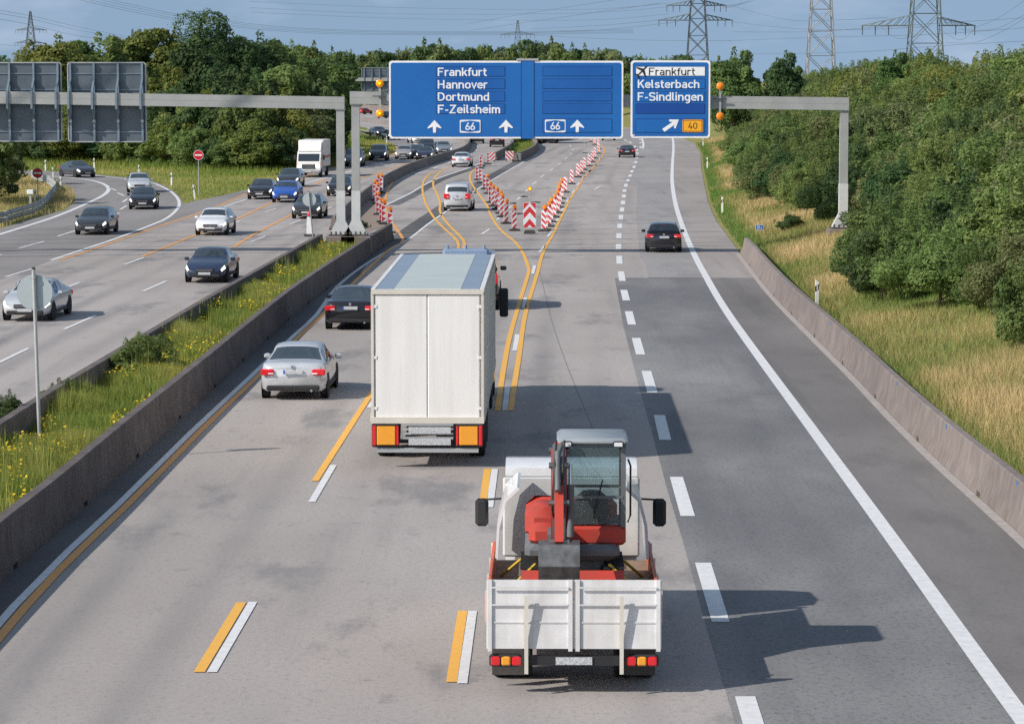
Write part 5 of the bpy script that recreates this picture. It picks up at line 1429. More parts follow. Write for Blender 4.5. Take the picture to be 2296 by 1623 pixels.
# ------------------------------------------------------------------ oncoming box truck
def box_truck(pos, heading, label, name='box_truck'):
    L, W = 7.2, 2.25
    a = -R(heading)
    fwd = Vector((-math.sin(a), math.cos(a), 0))
    c = Vector((pos[0], pos[1], 0)) - fwd * (L / 2)
    root = tag(empty(name, (c.x, c.y, .002), a), label, 'truck')
    MB().bev((0, -.95, 2.05), (W, 5.2, 2.35), .05).build('box_body', M_TWHITE, root)
    for s in (-1, 1):
        MB().box((s * (W / 2 + .012), -.95, 1.75), (.02, 4.9, .22)).build('red_stripe', mat('faded_red_print', (.55, .18, .15), .5), root)
    MB().prism([(1.75, .45), (3.52, .45), (3.6, .8), (3.56, 1.35), (3.12, 2.10), (2.7, 2.28), (1.75, 2.30)], -W * .46, W * .46, 'yz').build('cab', M_TWHITE, root, smooth=True)
    MB().prism([(1.75, 2.28), (2.9, 2.28), (2.2, 3.05), (1.75, 3.15)], -W * .44, W * .44, 'yz').build('air_deflector', M_TWHITE, root, smooth=True)
    MB().prism([(3.50, 1.47), (3.545, 1.42), (3.17, 2.05), (3.13, 2.06)], -W * .41, W * .41, 'yz').build('windscreen', M_GLASS, root)
    gr = MB().box((0, 3.60, .95), (W * .52, .05, .38)).build('grille', M_TRIM, root)
    for k in range(3):
        MB().box((0, 3.632, .83 + k * .12), (W * .48, .012, .035)).build('grille_bar', M_CHROME, gr)
    MB().bev((0, 3.6, .52), (W * .92, .22, .26), .05).build('front_bumper', mat('grey_bumper', (.30, .31, .32), .6), root)
    MB().box((0, 3.72, .52), (.5, .02, .11)).build('number_plate', M_PLATE, root)
    for s in (-1, 1):
        MB().bev((s * W * .36, 3.58, .98), (.40, .10, .24), .04).build('headlamp', M_HEADL, root)
        MB().bev((s * W * .44, 3.56, 1.14), (.16, .08, .10), .02).build('indicator', M_INDIC, root)
        MB().bev((s * (W / 2 + .14), 3.05, 1.75), (.20, .12, .44), .03).build('wing_mirror', M_TRIM, root)
        MB().prism([(2.35, 1.42), (3.2, 1.42), (2.95, 2.0), (2.35, 2.02)], s * W * .462, s * W * .468, 'yz').build('side_window', M_GLASS, root)
        for y in (2.75, -1.9):
            wheel(root, s * (W / 2 - .18), y, .40, .26)
        MB().box((s * W * .44, .4, .62), (.05, 2.6, .40)).build('side_guard', M_GALV, root)
    MB().box((0, -.9, .72), (.9, 5.0, .24)).build('chassis', M_DARKB, root)
    return root
p = GC('c2', 835, 612); box_truck(p, 183, 'white box truck coming towards the camera among the oncoming cars')

# dark lorry whose lower tail shows below the sign
def dark_lorry(pos, heading, label):
    a = -R(heading)
    root = tag(empty('flatbed_lorry', (pos[0], pos[1], .002), a), label, 'lorry')
    MB().bev((0, 3.2, 2.2), (2.4, 6.2, 2.4), .05).build('box_body', mat('dark_grey_tarp', (.07, .075, .08), .6), root)
    MB().bev((0, .1, .62), (2.35, .16, .22), .03).build('rear_bumper', M_TRIM, root)
    for s in (-1, 1):
        MB().bev((s * .95, -.01, .86), (.36, .08, .14), .02).build('tail_lamp', M_TAIL, root)
        wheel(root, s * 1.0, 1.5, .45, .3)
        wheel(root, s * 1.0, 7.2, .45, .3)
        MB().box((s * .9, .6, .55), (.5, .03, .55)).build('mud_flap', M_RUBBER, root)
    MB().box((0, -.03, .80), (.5, .02, .12)).build('number_plate', M_PLATE, root)
    MB().bev((0, 7.3, 1.4), (2.3, 1.8, 2.2), .15).build('cab', paint_mat('charcoal'), root)
p = GC('d2', 1150, 303); dark_lorry(p, 3, 'dark lorry with red tail lamps cut off by the wide blue sign')

# ------------------------------------------------------------------ flatbed truck carrying a mini excavator
M_RAMP = mat('ramp_aluminium', (.76, .75, .74), .5, .05, noise=(3, (.66, .65, .64)), streak=(.55, .52, .49))
M_EXR = mat('excavator_red', (.56, .05, .03), .5, noise=(3, (.40, .06, .04)), wear=(.20, .13, .09))
M_EXG = mat('excavator_grey', (.16, .17, .18), .5, noise=(2, (.12, .125, .13)))
M_CABG = mat('excavator_cab_glass', (.55, .66, .68), .03, spec=.8, coat=.5)
MATS['excavator_cab_glass'].node_tree.nodes['Principled BSDF'].inputs['Transmission Weight'].default_value = .92
MATS['excavator_cab_glass'].node_tree.nodes['Principled BSDF'].inputs['IOR'].default_value = 1.05
M_STEEL = mat('worn_steel', (.30, .29, .28), .4, .7, noise=(6, (.16, .15, .14)))
TX, TY, TH = (1288 - 1148) * 43.1 / FPX, 42.9, .6
truck = tag(empty('flatbed_truck', (TX, TY, .002), R(-.7)), 'white flatbed truck with raised pale ramps at its tail, carrying a red excavator', 'truck')
W = 2.5
MB().box((0, 2.75, 1.02), (W, 5.4, .10)).build('deck', mat('deck_wood', (.28, .20, .14), .8, noise=(2, (.20, .15, .11))), truck)
for s in (-1, 1):
    MB().bev((s * (W / 2 - .02), 2.85, 1.18), (.06, 5.1, .42), .015).build('side_board', mat('orange_red_board', (.62, .12, .05), .5, noise=(2, (.50, .13, .07))), truck)
    for k in range(4):
        MB().box((s * (W / 2 + .015), .5 + k * 1.5, 1.18), (.03, .07, .46)).build('side_stake', M_TFRAME, truck)
    # folded ramp: frame, cross bars and chequer sheet
    rx_ = s * .627
    rp_ = MB().box((rx_, .0, 1.16), (1.245, .06, .98), rx=R(-6)).build('loading_ramp', M_RAMP, truck)
    for x in (-.575, .575):
        MB().box((rx_ + x, -.045, 1.15), (.06, .04, 1.02), rx=R(-6)).build('ramp_beam', M_RAMP, rp_)
    for k in range(4):
        MB().box((rx_, -.045, .80 + k * .25), (1.10, .02, .022)).build('ramp_bar', M_RAMP, rp_)
    MB().box((s * .68, -.12, .88), (.055, .05, 1.12)).build('ramp_strut', M_TFRAME, truck)
    lp = MB().bev((s * .98, -.02, .50), (.46, .12, .18), .03).build('lamp_panel', M_TRIM, truck)
    for i, m in enumerate((M_TAIL, M_INDIC, M_TAIL)):
        MB().bev((s * (.82 + i * .15), -.09, .50), (.13, .04, .13), .02).build('lamp', m, lp)
    for y in (1.35, 6.35):
        wheel(truck, s * (W / 2 - .22), y, .42, .30)
    if True:
        wheel(truck, s * (W / 2 - .52), 1.35, .42, .26, rim=False)
    MB().bev((s * .98, 1.35, .93), (.54, 1.05, .06), .03).build('mud_guard', M_TRIM, truck)
    MB().box((s * .95, .55, .45), (.46, .03, .55)).build('mud_flap', M_RUBBER, truck)
    MB().box((s * 1.0, 3.7, .60), (.06, 2.4, .4)).build('side_guard', M_GALV, truck)
    MB().bev((s * 1.47, 7.0, 1.62), (.22, .16, .46), .05).build('wing_mirror', M_TRIM, truck)
    MB().tube((s * 1.05, 6.95, 1.86), (s * 1.45, 7.0, 1.83), .018, n=6).build('mirror_arm', M_TRIM, truck)
MB().box((0, -.03, .50), (1.3, .08, .14)).build('under_run_bar', M_TRIM, truck)
MB().box((0, -.085, .50), (.52, .012, .11)).build('number_plate', M_PLATE, truck)
for x in (-.40, .40):
    MB().box((x, 3.4, .80), (.12, 6.6, .24)).build('chassis_rail', M_DARKB, truck)
cabp = [(5.75, .55), (7.75, .55), (7.85, 1.25), (7.45, 2.15), (7.0, 2.55), (6.2, 2.62), (5.75, 2.52)]
MB().prism(cabp, -1.06, 1.06, 'yz').build('cab', mat('truck_cab_white', (.80, .80, .80), .3, coat=.7), truck, smooth=True)
MB().box((0, 5.735, 1.95), (1.5, .03, .62)).build('rear_window', M_GLASS, truck)
for s in (-1, 1):
    MB().prism([(6.2, 1.55), (7.35, 1.55), (7.1, 2.25), (6.2, 2.3)], s * 1.061, s * 1.068, 'yz').build('side_window', M_GLASS, truck)
MB().bev((0, 5.62, 1.75), (2.2, .08, 1.3), .03).build('headboard', mat('headboard_grey', (.55, .55, .54), .5), truck)
# white bowed cover frame beside the machine
for s in (-1, 1):
    pts = [(s * 1.19, 5.1, 1.4), (s * 1.16, 5.1, 1.9), (s * 1.06, 5.1, 2.3), (s * .85, 5.1, 2.5)]
    vs = []
    for y in (3.6, 5.45):
        for x, _, z in pts: vs.append((x, y, z))
    MB().add(vs + [(x - s * .04, y, z - .03) for x, y, z in vs], [(0, 1, 5, 4), (1, 2, 6, 5), (2, 3, 7, 6), (8, 12, 13, 9), (9, 13, 14, 10), (10, 14, 15, 11), (0, 4, 12, 8), (3, 11, 15, 7), (0, 8, 9, 1), (1, 9, 10, 2), (2, 10, 11, 3), (4, 5, 13, 12), (5, 6, 14, 13), (6, 7, 15, 14)]).build('wind_cowl', mat('truck_cab_white', (.80, .80, .80), .3), truck, smooth=True)

ex = tag(empty('mini_excavator', (TX + .02, TY + 2.6, 1.072), R(-.7)), 'red and dark mini excavator standing on the flatbed truck', 'excavator')
for s in (-1, 1):
    tr = MB()
    n = 20
    outer = []
    for i in range(n):
        a = 2 * math.pi * i / n
        outer.append(((.62 if math.cos(a) > 0 else -.62) + .22 * math.cos(a), .23 + .22 * math.sin(a)))
    tr.prism(outer, s * .62 - .15, s * .62 + .15, 'yz')
    t_ = tr.build('track', M_RUBBER, ex)
    for i in range(14):
        MB().box((s * .62, -.75 + i * .115, .455), (.31, .05, .03)).build('track_pad', M_TYRE, t_)
    for y in (-.6, 0, .6):
        MB().lathe([(.13, -.16), (.13, .16)], (s * .62, y, .22), 'x', 12).build('roller', M_EXG, t_)
MB().bev((0, 0, .46), (.95, 1.0, .22), .05).build('undercarriage', M_EXG, ex)
MB().bev((0, .12, .68), (1.42, 1.75, .24), .08).build('turntable', M_EXG, ex)
MB().bev((-.42, .35, 1.02), (.58, 1.15, .50), .14).build('engine_cover', M_EXR, ex, smooth=True)
MB().bev((0, .86, 1.0), (1.40, .36, .62), .12).build('counterweight', M_EXR, ex, smooth=True)
MB().bev((-.40, -.45, .92), (.5, .45, .34), .10).build('tank_cover', M_EXR, ex, smooth=True)
# cab on the right as seen from behind the truck
cx0, cx1, cy0, cy1, cz0, cz1 = -.20, .80, -.62, .62, .80, 2.28
MB().bev(((cx0 + cx1) / 2, 0, .92), (cx1 - cx0, cy1 - cy0, .30), .05).build('cab_base', M_EXR, ex)
for x in (cx0 + .04, cx1 - .04):
    for y in (cy0 + .04, cy1 - .04):
        MB().box((x, y, (1.05 + cz1) / 2), (.075, .075, cz1 - 1.05)).build('cab_pillar', M_EXG, ex)
for y in (cy0 + .01, cy1 + .0):
    MB().box(((cx0 + cx1) / 2, y, 1.50), (cx1 - cx0 - .08, .03, .04)).build('window_bar', M_EXG, ex)
MB().bev(((cx0 + cx1) / 2, 0, cz1 + .04), (cx1 - cx0 + .06, cy1 - cy0 + .06, .12), .05).build('cab_roof', mat('cab_roof_grey', (.28, .31, .33), .45, coat=.2), ex, smooth=True)
MB().box(((cx0 + cx1) / 2, cy0 + .03, 1.66), (cx1 - cx0 - .10, .02, 1.14)).build('front_window', M_CABG, ex)
for x in (cx0 + .015, cx1 - .015):
    MB().box((x, 0, 1.66), (.016, cy1 - cy0 - .1, 1.14)).build('side_window', M_CABG, ex)
MB().box(((cx0 + cx1) / 2, cy1 - .02, 1.75), (cx1 - cx0 - .10, .02, .9)).build('rear_window', M_CABG, ex)
MB().bev(((cx0 + cx1) / 2, .1, 1.25), (.46, .46, .5), .1).build('driver_seat', M_TRIM, ex)
# boom, stick and bucket folded over the tail
bx0 = -.20
def arm(name, pts, w, material, parent=ex):
    n = len(pts) // 2
    return MB().prism(pts, bx0 - w / 2, bx0 + w / 2, 'yz').build(name, material, parent)
arm('swing_bracket', [(-.62, .62), (-1.02, .66), (-1.02, 1.0), (-.62, 1.05)], .34, M_EXG)
bm_ = arm('boom', [(-.88, .82), (-1.08, .90), (-1.24, 1.55), (-1.06, 2.10), (-.66, 2.30), (-.58, 2.16), (-.90, 1.98), (-1.02, 1.55)], .19, M_EXG)
for s in (-1, 1):
    MB().prism([(-.92, .90), (-1.06, .95), (-1.20, 1.55), (-1.03, 2.06), (-.70, 2.23), (-.64, 2.17), (-.93, 1.99), (-1.05, 1.55)], bx0 + s * .096, bx0 + s * .118, 'yz').build('boom_plate', M_EXR, bm_)
dp_ = arm('dipper', [(-.62, 2.32), (-.56, 2.14), (-1.30, 1.42), (-1.72, .95), (-1.86, 1.02), (-1.48, 1.56)], .13, M_EXR)
for y, z in ((-.62, 2.2), (-1.05, 2.03), (-1.38, 1.52), (-1.76, 1.0), (-.95, .88)):
    MB().tube((bx0 - .15, y, z), (bx0 + .15, y, z), .045, n=10).build('pivot_pin', M_STEEL, bm_)
MB().tube((bx0 + .17, -1.12, .98), (bx0 + .17, -1.06, 1.75), .055, n=10).build('boom_cylinder', M_EXG, ex, smooth=True)
MB().tube((bx0 + .17, -1.06, 1.7), (bx0 + .17, -1.02, 2.05), .03, n=10).build('cylinder_rod', M_CHROME, ex, smooth=True)
MB().tube((bx0 - .02, -1.0, 2.22), (bx0 - .02, -1.42, 1.70), .045, n=10).build('dipper_cylinder', M_EXG, ex, smooth=True)
bk = MB().prism([(-1.70, 1.02), (-1.90, .98), (-2.02, .68), (-1.92, .36), (-1.62, .28), (-1.52, .42), (-1.72, .60)], bx0 - .30, bx0 + .30, 'yz').build('bucket', M_STEEL, ex)
for k in range(4):
    MB().box((bx0 - .24 + k * .16, -1.50, .40), (.06, .14, .05)).build('bucket_tooth', M_STEEL, bk)
for s in (-1, 1):
    MB().path([(s * .55, -.70, .50), (s * .8, -.95, .30), (s * 1.12, -1.25, -.02)], .025, 5).build('tie_down_strap', mat('yellow_strap', (.55, .38, .04), .8), ex)
    MB().path([(s * .55, .70, .50), (s * .8, .95, .30), (s * 1.12, 1.25, -.02)], .025, 5).build('tie_down_strap', mat('yellow_strap', (.55, .38, .04), .8), ex)
MB().path([(cx1 + .03, -.45, 1.1), (cx1 + .07, -.45, 1.2), (cx1 + .07, -.45, 1.95), (cx1 + .03, -.45, 2.05)], .016, 5).build('grab_rail', M_TRIM, ex)
for x in (cx0 + .12, cx1 - .12):
    wl_ = MB().bev((x, cy0 - .06, cz1 + .02), (.16, .07, .09), .02).build('work_lamp', M_TRIM, ex)
    MB().box((x, cy0 - .098, cz1 + .02), (.12, .006, .06)).build('lamp_glass', M_HEAD, wl_)
MB().path([((cx0 + cx1) / 2, cy0 + .005, 1.2), ((cx0 + cx1) / 2 + .15, cy0 + .003, 1.75)], .012, 4).build('wiper', M_TRIM, ex)
bl = MB().prism([(-.98, .06), (-1.06, .10), (-1.10, .30), (-1.02, .46), (-.98, .46)], -.76, .76, 'yz').build('dozer_blade', M_EXR, ex)
for k, x in enumerate((-.26, -.14)):
    MB().path([(x, -1.0, 1.0), (x - .04, -1.30, 1.5), (x, -1.18, 2.05), (x + .02, -.76, 2.36)], .018, 5).build('hydraulic_hose', M_TRIM, ex)

# ------------------------------------------------------------------ plants
LEAF = {
    'dark': blend_mat('leaf_dark', [(.050, .098, .038), (.084, .146, .050), (.122, .192, .064)], trans=.42, objvar=.16),
    'mid': blend_mat('leaf_mid', [(.102, .166, .052), (.178, .254, .074), (.252, .322, .102)], trans=.45, objvar=.20),
    'yellow': blend_mat('leaf_yellow', [(.135, .178, .042), (.208, .250, .058), (.280, .312, .080)], trans=.45, objvar=.14),
    'olive': blend_mat('leaf_olive', [(.118, .156, .062), (.194, .234, .090), (.268, .300, .126)], trans=.42, objvar=.20),
    'fresh': blend_mat('leaf_fresh', [(.055, .150, .040), (.095, .215, .055), (.145, .275, .080)], trans=.40, objvar=.10),
    'berry': blend_mat('leaf_berry', [(.092, .128, .046), (.148, .184, .062), (.208, .234, .084), (.36, .11, .06)], trans=.42, objvar=.12)}
M_BARK = mat('bark', (.09, .065, .045), .9, noise=(4, (.13, .10, .075)))

def raw_mesh(name, V, nper, tone, material):
    n = len(V) // nper
    me = bpy.data.meshes.new(name)
    me.vertices.add(len(V)); me.vertices.foreach_set('co', np.ascontiguousarray(V, dtype=np.float32).ravel())
    me.loops.add(n * nper); me.loops.foreach_set('vertex_index', np.arange(n * nper, dtype=np.int32))
    me.polygons.add(n)
    me.polygons.foreach_set('loop_start', np.arange(0, n * nper, nper, dtype=np.int32))
    me.update(calc_edges=True)
    at = me.attributes.new('tone', 'FLOAT', 'FACE')
    at.data.foreach_set('value', np.ascontiguousarray(tone, dtype=np.float32))
    me.materials.append(material)
    return me

def unit(a):
    return a / (np.linalg.norm(a, axis=1, keepdims=True) + 1e-9)

def leaf_cards(name, C, N, s, tone, material, rng, narrow=.48):
    n = len(C)
    t = unit(np.cross(N, rng.normal(size=(n, 3))))
    b = np.cross(N, t)
    s = s[:, None]
    V = np.empty((n, 4, 3))
    V[:, 0] = C - t * s
    V[:, 1] = C + b * s * narrow + N * s * .12
    V[:, 2] = C + t * s
    V[:, 3] = C - b * s * narrow + N * s * .12
    return raw_mesh(name, V.reshape(-1, 3), 4, tone, material)

def crown_points(lobes, n, rng, fill=.16, up=.25):
    """Leaf positions and outward directions on the shells of many overlapping lobes, a few inside."""
    Cc = np.array([l[0] for l in lobes]); Rr = np.array([l[1] for l in lobes])
    w = (Rr[:, 0] * Rr[:, 1]) ** .9; w /= w.sum()
    k = rng.choice(len(lobes), size=int(n * 1.7), p=w)
    d = unit(rng.normal(size=(len(k), 3)) + np.array((0, 0, up)))
    bump = 1 + .16 * np.sin(d[:, 0] * 7 + k) * np.cos(d[:, 1] * 6 + k * 2.1) + .10 * np.sin(d[:, 2] * 11 + k * 1.3)
    r = bump * (1 - np.abs(rng.normal(size=len(k))) * .13)
    inside = rng.random(len(k)) < fill
    r[inside] *= rng.uniform(.3, .85, inside.sum())
    P = Cc[k] + d * Rr[k] * r[:, None]
    deep = np.zeros(len(k))
    for c, rr in zip(Cc, Rr):
        q = np.linalg.norm((P - c) / rr, axis=1)
        deep = np.maximum(deep, (q < .62).astype(float))
    keep = (deep < .5) | (rng.random(len(k)) < .12)
    keep &= P[:, 2] > .05
    P, d, k = P[keep][:n], d[keep][:n], k[keep][:n]
    return P, d, k

def make_plant(kind, seed, h, r, n, s, trunk_h, nl, loose=.0):
    """A plant mesh pair: leaf crown and woody stem. Crown of many uneven lobes round an egg-shaped envelope."""
    rng = np.random.default_rng(seed)
    lobes = []
    cz = trunk_h + (h - trunk_h) * .5
    hz = (h - trunk_h) * .5
    for i in range(nl):
        d = rng.normal(size=3); d[2] = d[2] * .9 + .15; d /= np.linalg.norm(d)
        q = rng.uniform(.45, .95) if i > nl * .2 else rng.uniform(.0, .35)
        taper = 1 - .28 * max(0, d[2])
        c = np.array((d[0] * r * q * taper, d[1] * r * q * taper, cz + d[2] * hz * q))
        lr = (.13 + .26 * rng.random() ** 1.4) * (1.5 if i < nl * .2 else 1)
        lobes.append((c, np.array((r * lr * rng.uniform(.85, 1.25), r * lr * rng.uniform(.85, 1.25), (hz * .55 + r * .45) * lr * rng.uniform(.7, 1.0)))))
    if loose:
        for i in range(int(nl * loose)):
            a = rng.uniform(0, 2 * math.pi)
            q_ = rng.uniform(.1, 1.0)
            c = np.array((math.cos(a) * r * q_, math.sin(a) * r * q_, trunk_h + (h - trunk_h) * (1.02 - .45 * q_ ** 2) * rng.uniform(.9, 1.08)))
            lobes.append((c, np.array((.07 * r, .07 * r, .22 * hz)) * rng.uniform(.7, 1.4)))
    P, d, k = crown_points(lobes, n, rng)
    N = unit(d * .95 + rng.normal(size=P.shape) * .48 + np.array((0, 0, .25)))
    ltone = rng.uniform(.25, .75, len(lobes))
    tone = np.clip(ltone[k] + rng.normal(size=len(P)) * .20, 0, 1)
    size = s * (rng.uniform(.7, 1.25, len(lobes)) ** 1.3)[k] * rng.uniform(.55, 1.45, len(P))
    me = leaf_cards('crown', P, N, size, tone, LEAF['mid'], rng)
    mb = MB()
    tr = max(.05, h * .018)
    top = Vector((rng.normal() * .2, rng.normal() * .2, trunk_h + (h - trunk_h) * .55))
    mid = Vector((rng.normal() * .12, rng.normal() * .12, trunk_h * .7 + .1))
    mb.path([(0, 0, -.4), mid, (mid + top) / 2 + Vector((.1, .05, 0)), top], [tr * 1.25, tr, tr * .7, tr * .3], 8)
    for i in range(6):
        l = lobes[int(rng.integers(0, len(lobes)))][0]
        b0 = mid.lerp(top, rng.uniform(.05, .7))
        e = Vector(l); mb.path([b0, b0.lerp(e, .5) + Vector((0, 0, -.06 * h)), e], [tr * .5, tr * .32, tr * .1], 5)
    o = mb.build('trunk', M_BARK, smooth='all', fix=False)
    wood = o.data; bpy.data.objects.remove(o)
    return me, wood

TREES = [make_plant('tree', 21 + i, 10.0, 3.9, 18000, .18, 1.6, 44, loose=.08) for i in range(3)]
TALL = [make_plant('tree', 31 + i, 16.0, 5.6, 30000, .195, 2.5, 64, loose=.06) for i in range(1)]
FAR = [make_plant('tree', 41 + i, 10.0, 4.2, 6500, .33, .8, 32, loose=.06) for i in range(3)]
SHRUB = [make_plant('shrub', 51 + i, 3.6, 2.2, 24000, .074, .1, 38, loose=.4) for i in range(4)]
BUSH = [make_plant('shrub', 61 + i, 5.0, 2.7, 14000, .135, .15, 34, loose=.4) for i in range(3)]

def plant(name, meshes, loc, h, h0, wide, leaf, label, cat, group=None, rz=None, parts=('crown', 'trunk')):
    crown, wood = meshes
    root = tag(empty(name, loc, random.uniform(0, 6.28) if rz is None else rz), label, cat, group)
    k = h / h0
    root.scale = (k * wide, k * wide, k)
    c = link(parts[0], crown, root)
    c.material_slots[0].link = 'OBJECT'; c.material_slots[0].material = LEAF[leaf]
    link(parts[1], wood, root)
    return root

def tree_at(x, ytop, Y, meshes, h0, wide, leaf, label, group, gz=0.0, name='tree', cat='tree', parts=('crown', 'trunk')):
    p = PY(x, ytop, Y)
    return plant(name, meshes, (p.x, Y, gz), p.z - gz, h0, wide, leaf, label, cat, group, parts=parts)

HUE = {'dark': 'dark green', 'mid': 'green', 'yellow': 'yellow-green', 'olive': 'olive green', 'fresh': 'bright green', 'berry': 'reddish green'}
def left_sec(x):
    return 'behind the slip road bend' if x < 250 else ('behind the meadow' if x < 480 else ('left of the white box truck' if x < 640 else 'behind the gantry posts'))

# left wood: named trees on the skyline first, then the hedge along its foot
WOODG = 'trees of the wood on the left'
tree_at(468, 36, 345, TALL[0], 16, 1.0, 'dark', 'tallest tree on the left, dark green and round above the gantry beam', None)
tree_at(112, 90, 330, TREES[0], 10, 1.05, 'yellow', 'bright yellow-green tree above the cut-off sign back', None)
tree_at(240, 80, 335, TREES[1], 10, 1.05, 'mid', 'green tree rising above the sign back with four brackets', None)
tree_at(345, 78, 340, TREES[2], 10, .95, 'yellow', 'yellow-green tree directly left of the tallest dark tree', None)
tree_at(178, 104, 336, TREES[2], 10, .9, 'mid', 'green tree in the gap between the two sign backs', None)
tree_at(570, 84, 350, TREES[0], 10, 1.0, 'dark', 'dark tree directly right of the tallest tree', None)
tree_at(18, 120, 380, FAR[0], 10, .9, 'dark', 'dark tree top below the leftmost pylon', None)
for x, y, Y, v, w, leaf in ((290, 104, 345, 1, .9, 'mid'), (405, 92, 350, 0, .9, 'yellow'), (520, 80, 365, 1, .9, 'dark'), (425, 120, 325, 2, .85, 'dark'), (500, 150, 322, 0, .9, 'dark'), (60, 118, 345, 1, .9, 'mid'),
                            (620, 108, 380, 2, 1.0, 'mid'), (662, 112, 420, 1, 1.0, 'mid'), (700, 128, 440, 0, 1.0, 'dark'), (745, 150, 450, 2, 1.0, 'mid'), (590, 150, 330, 1, .95, 'dark'), (640, 165, 345, 0, .95, 'mid'),
                            (690, 190, 360, 2, .95, 'mid'), (375, 150, 318, 1, .85, 'yellow'), (742, 176, 480, 1, .9, 'dark'), (718, 205, 385, 0, .85, 'dark'), (300, 160, 320, 2, .9, 'mid'), (220, 150, 318, 0, .9, 'mid'),
                            (130, 160, 322, 1, .9, 'mid'), (772, 205, 520, 2, .6, 'mid')):
    tree_at(x, y, Y, TREES[v], 10, w, leaf, '%s tree in the left wood, %s' % (HUE[leaf], 'above the sign backs' if x < 330 else ('beside the tallest tree' if x < 545 else 'above the gantry beam right of the tallest tree')), WOODG)
HEDGE = [(60, 368), (240, 368), (360, 374), (440, 380), (560, 388), (650, 382), (735, 368), (770, 352), (800, 332), (822, 312)]
HG = 'bushes along the foot of the left wood'
rr = random.Random(5)
for row, (back, hh) in enumerate(((0, 3.6), (9, 5.6), (20, 7.6))):
    x = 66 + row * 9
    while x < 738:
        by = float(np.interp(x, [a for a, b in HEDGE], [b for a, b in HEDGE]))
        g_ = G(x, by)
        Y = g_.y + 2 + back + rr.uniform(-2, 2)
        h = hh * rr.uniform(.8, 1.25)
        X = (x - CX) / FPX * Y
        lf = rr.choice(['mid', 'mid', 'dark', 'dark', 'yellow', 'olive']) if row else rr.choice(['mid', 'dark', 'mid', 'yellow', 'mid'])
        plant('bush', BUSH[rr.randrange(3)], (X, Y, -.03), h, 5.0, rr.uniform(.95, 1.25) * (1.0 if row else 1.15), lf,
              '%s %s bush at the left wood, %s' % (('low', 'mid-height', 'tall')[row], HUE[lf], left_sec(x)), 'bush', HG, parts=('foliage', 'stem'))
        x += rr.uniform(20, 30) + row * 3
# bushes at the lower left edge
for x, by, h in ((-34, 452, 5.0), (-6, 446, 3.4), (-48, 460, 5.5), (-30, 415, 5.4)):
    g_ = G(x, by)
    plant('bush', BUSH[rr.randrange(3)], (g_.x, g_.y, -.03), h, 5.0, 1.0, rr.choice(['olive', 'mid', 'olive']), 'bush at the left picture edge below the cut-off sign back', 'bush', 'bushes at the left picture edge', parts=('foliage', 'stem'))

# wood beyond the bend
FG = 'distant trees beyond the bend'
LAST = ['mid']
def far_leaf(l):
    LAST[0] = l
    return l
def far_label(size, x):
    return '%s %s distant tree %s' % (size, HUE[LAST[0]], 'left of the wide blue sign' if x < 870 else ('above the left half of the wide blue sign' if x < 1140 else ('above the right half of the wide blue sign' if x < 1400 else 'behind the square exit sign')))
SKY = [(600, 100), (640, 102), (700, 104), (800, 122), (870, 112), (960, 95), (1000, 104), (1050, 100), (1085, 98), (1130, 106), (1200, 90), (1250, 94), (1300, 106), (1340, 104), (1380, 118), (1420, 128), (1470, 134), (1530, 126), (1590, 138), (1640, 130)]
x = 610
while x < 1660:
    yt = float(np.interp(x, [a for a, b in SKY], [b for a, b in SKY])) + rr.uniform(-5, 9)
    Y = rr.uniform(900, 1010) if x < 1150 else rr.uniform(700, 820)
    tree_at(x, yt, Y, FAR[rr.randrange(3)], 10, rr.uniform(.72, .95) if x < 1150 else rr.uniform(.7, .9), far_leaf(rr.choice(['mid', 'dark', 'olive', 'mid'])), far_label('tall', x), FG, name='distant_tree')
    x += rr.uniform(17, 27)
x = 770
while x < 1500:
    Y = rr.uniform(840, 880) if x < 1150 else rr.uniform(560, 640)
    tree_at(x, rr.uniform(138, 175), Y, FAR[rr.randrange(3)], 10, rr.uniform(1.0, 1.3), far_leaf(rr.choice(['mid', 'dark', 'olive', 'dark'])), far_label('lower', x), FG, name='distant_tree')
    x += rr.uniform(22, 34)
for x, y, Y, leaf, lab in ((1528, 122, 700, 'dark', 'round dark tree top peeking over the square exit sign'), (1652, 112, 330, 'mid', 'green tree rising above the thicket right of the exit sign'), (1762, 118, 330, 'dark', 'dark spreading tree on the skyline left of the grey lattice mast'),
                           (2010, 117, 250, 'fresh', 'rounded fresh green tree in front of the pylon with wide arms'), (2062, 132, 260, 'mid', 'green tree touching the foot of the pylon with wide arms')):
    d_ = PY(x, y, Y).x - edge_x(Y)
    tree_at(x, y, Y, TREES[rr.randrange(3)] if Y < 600 else FAR[1], 10, 1.0 if Y > 600 else .80, leaf, lab, None, gz=bank_z(max(1, d_), Y) - .2)

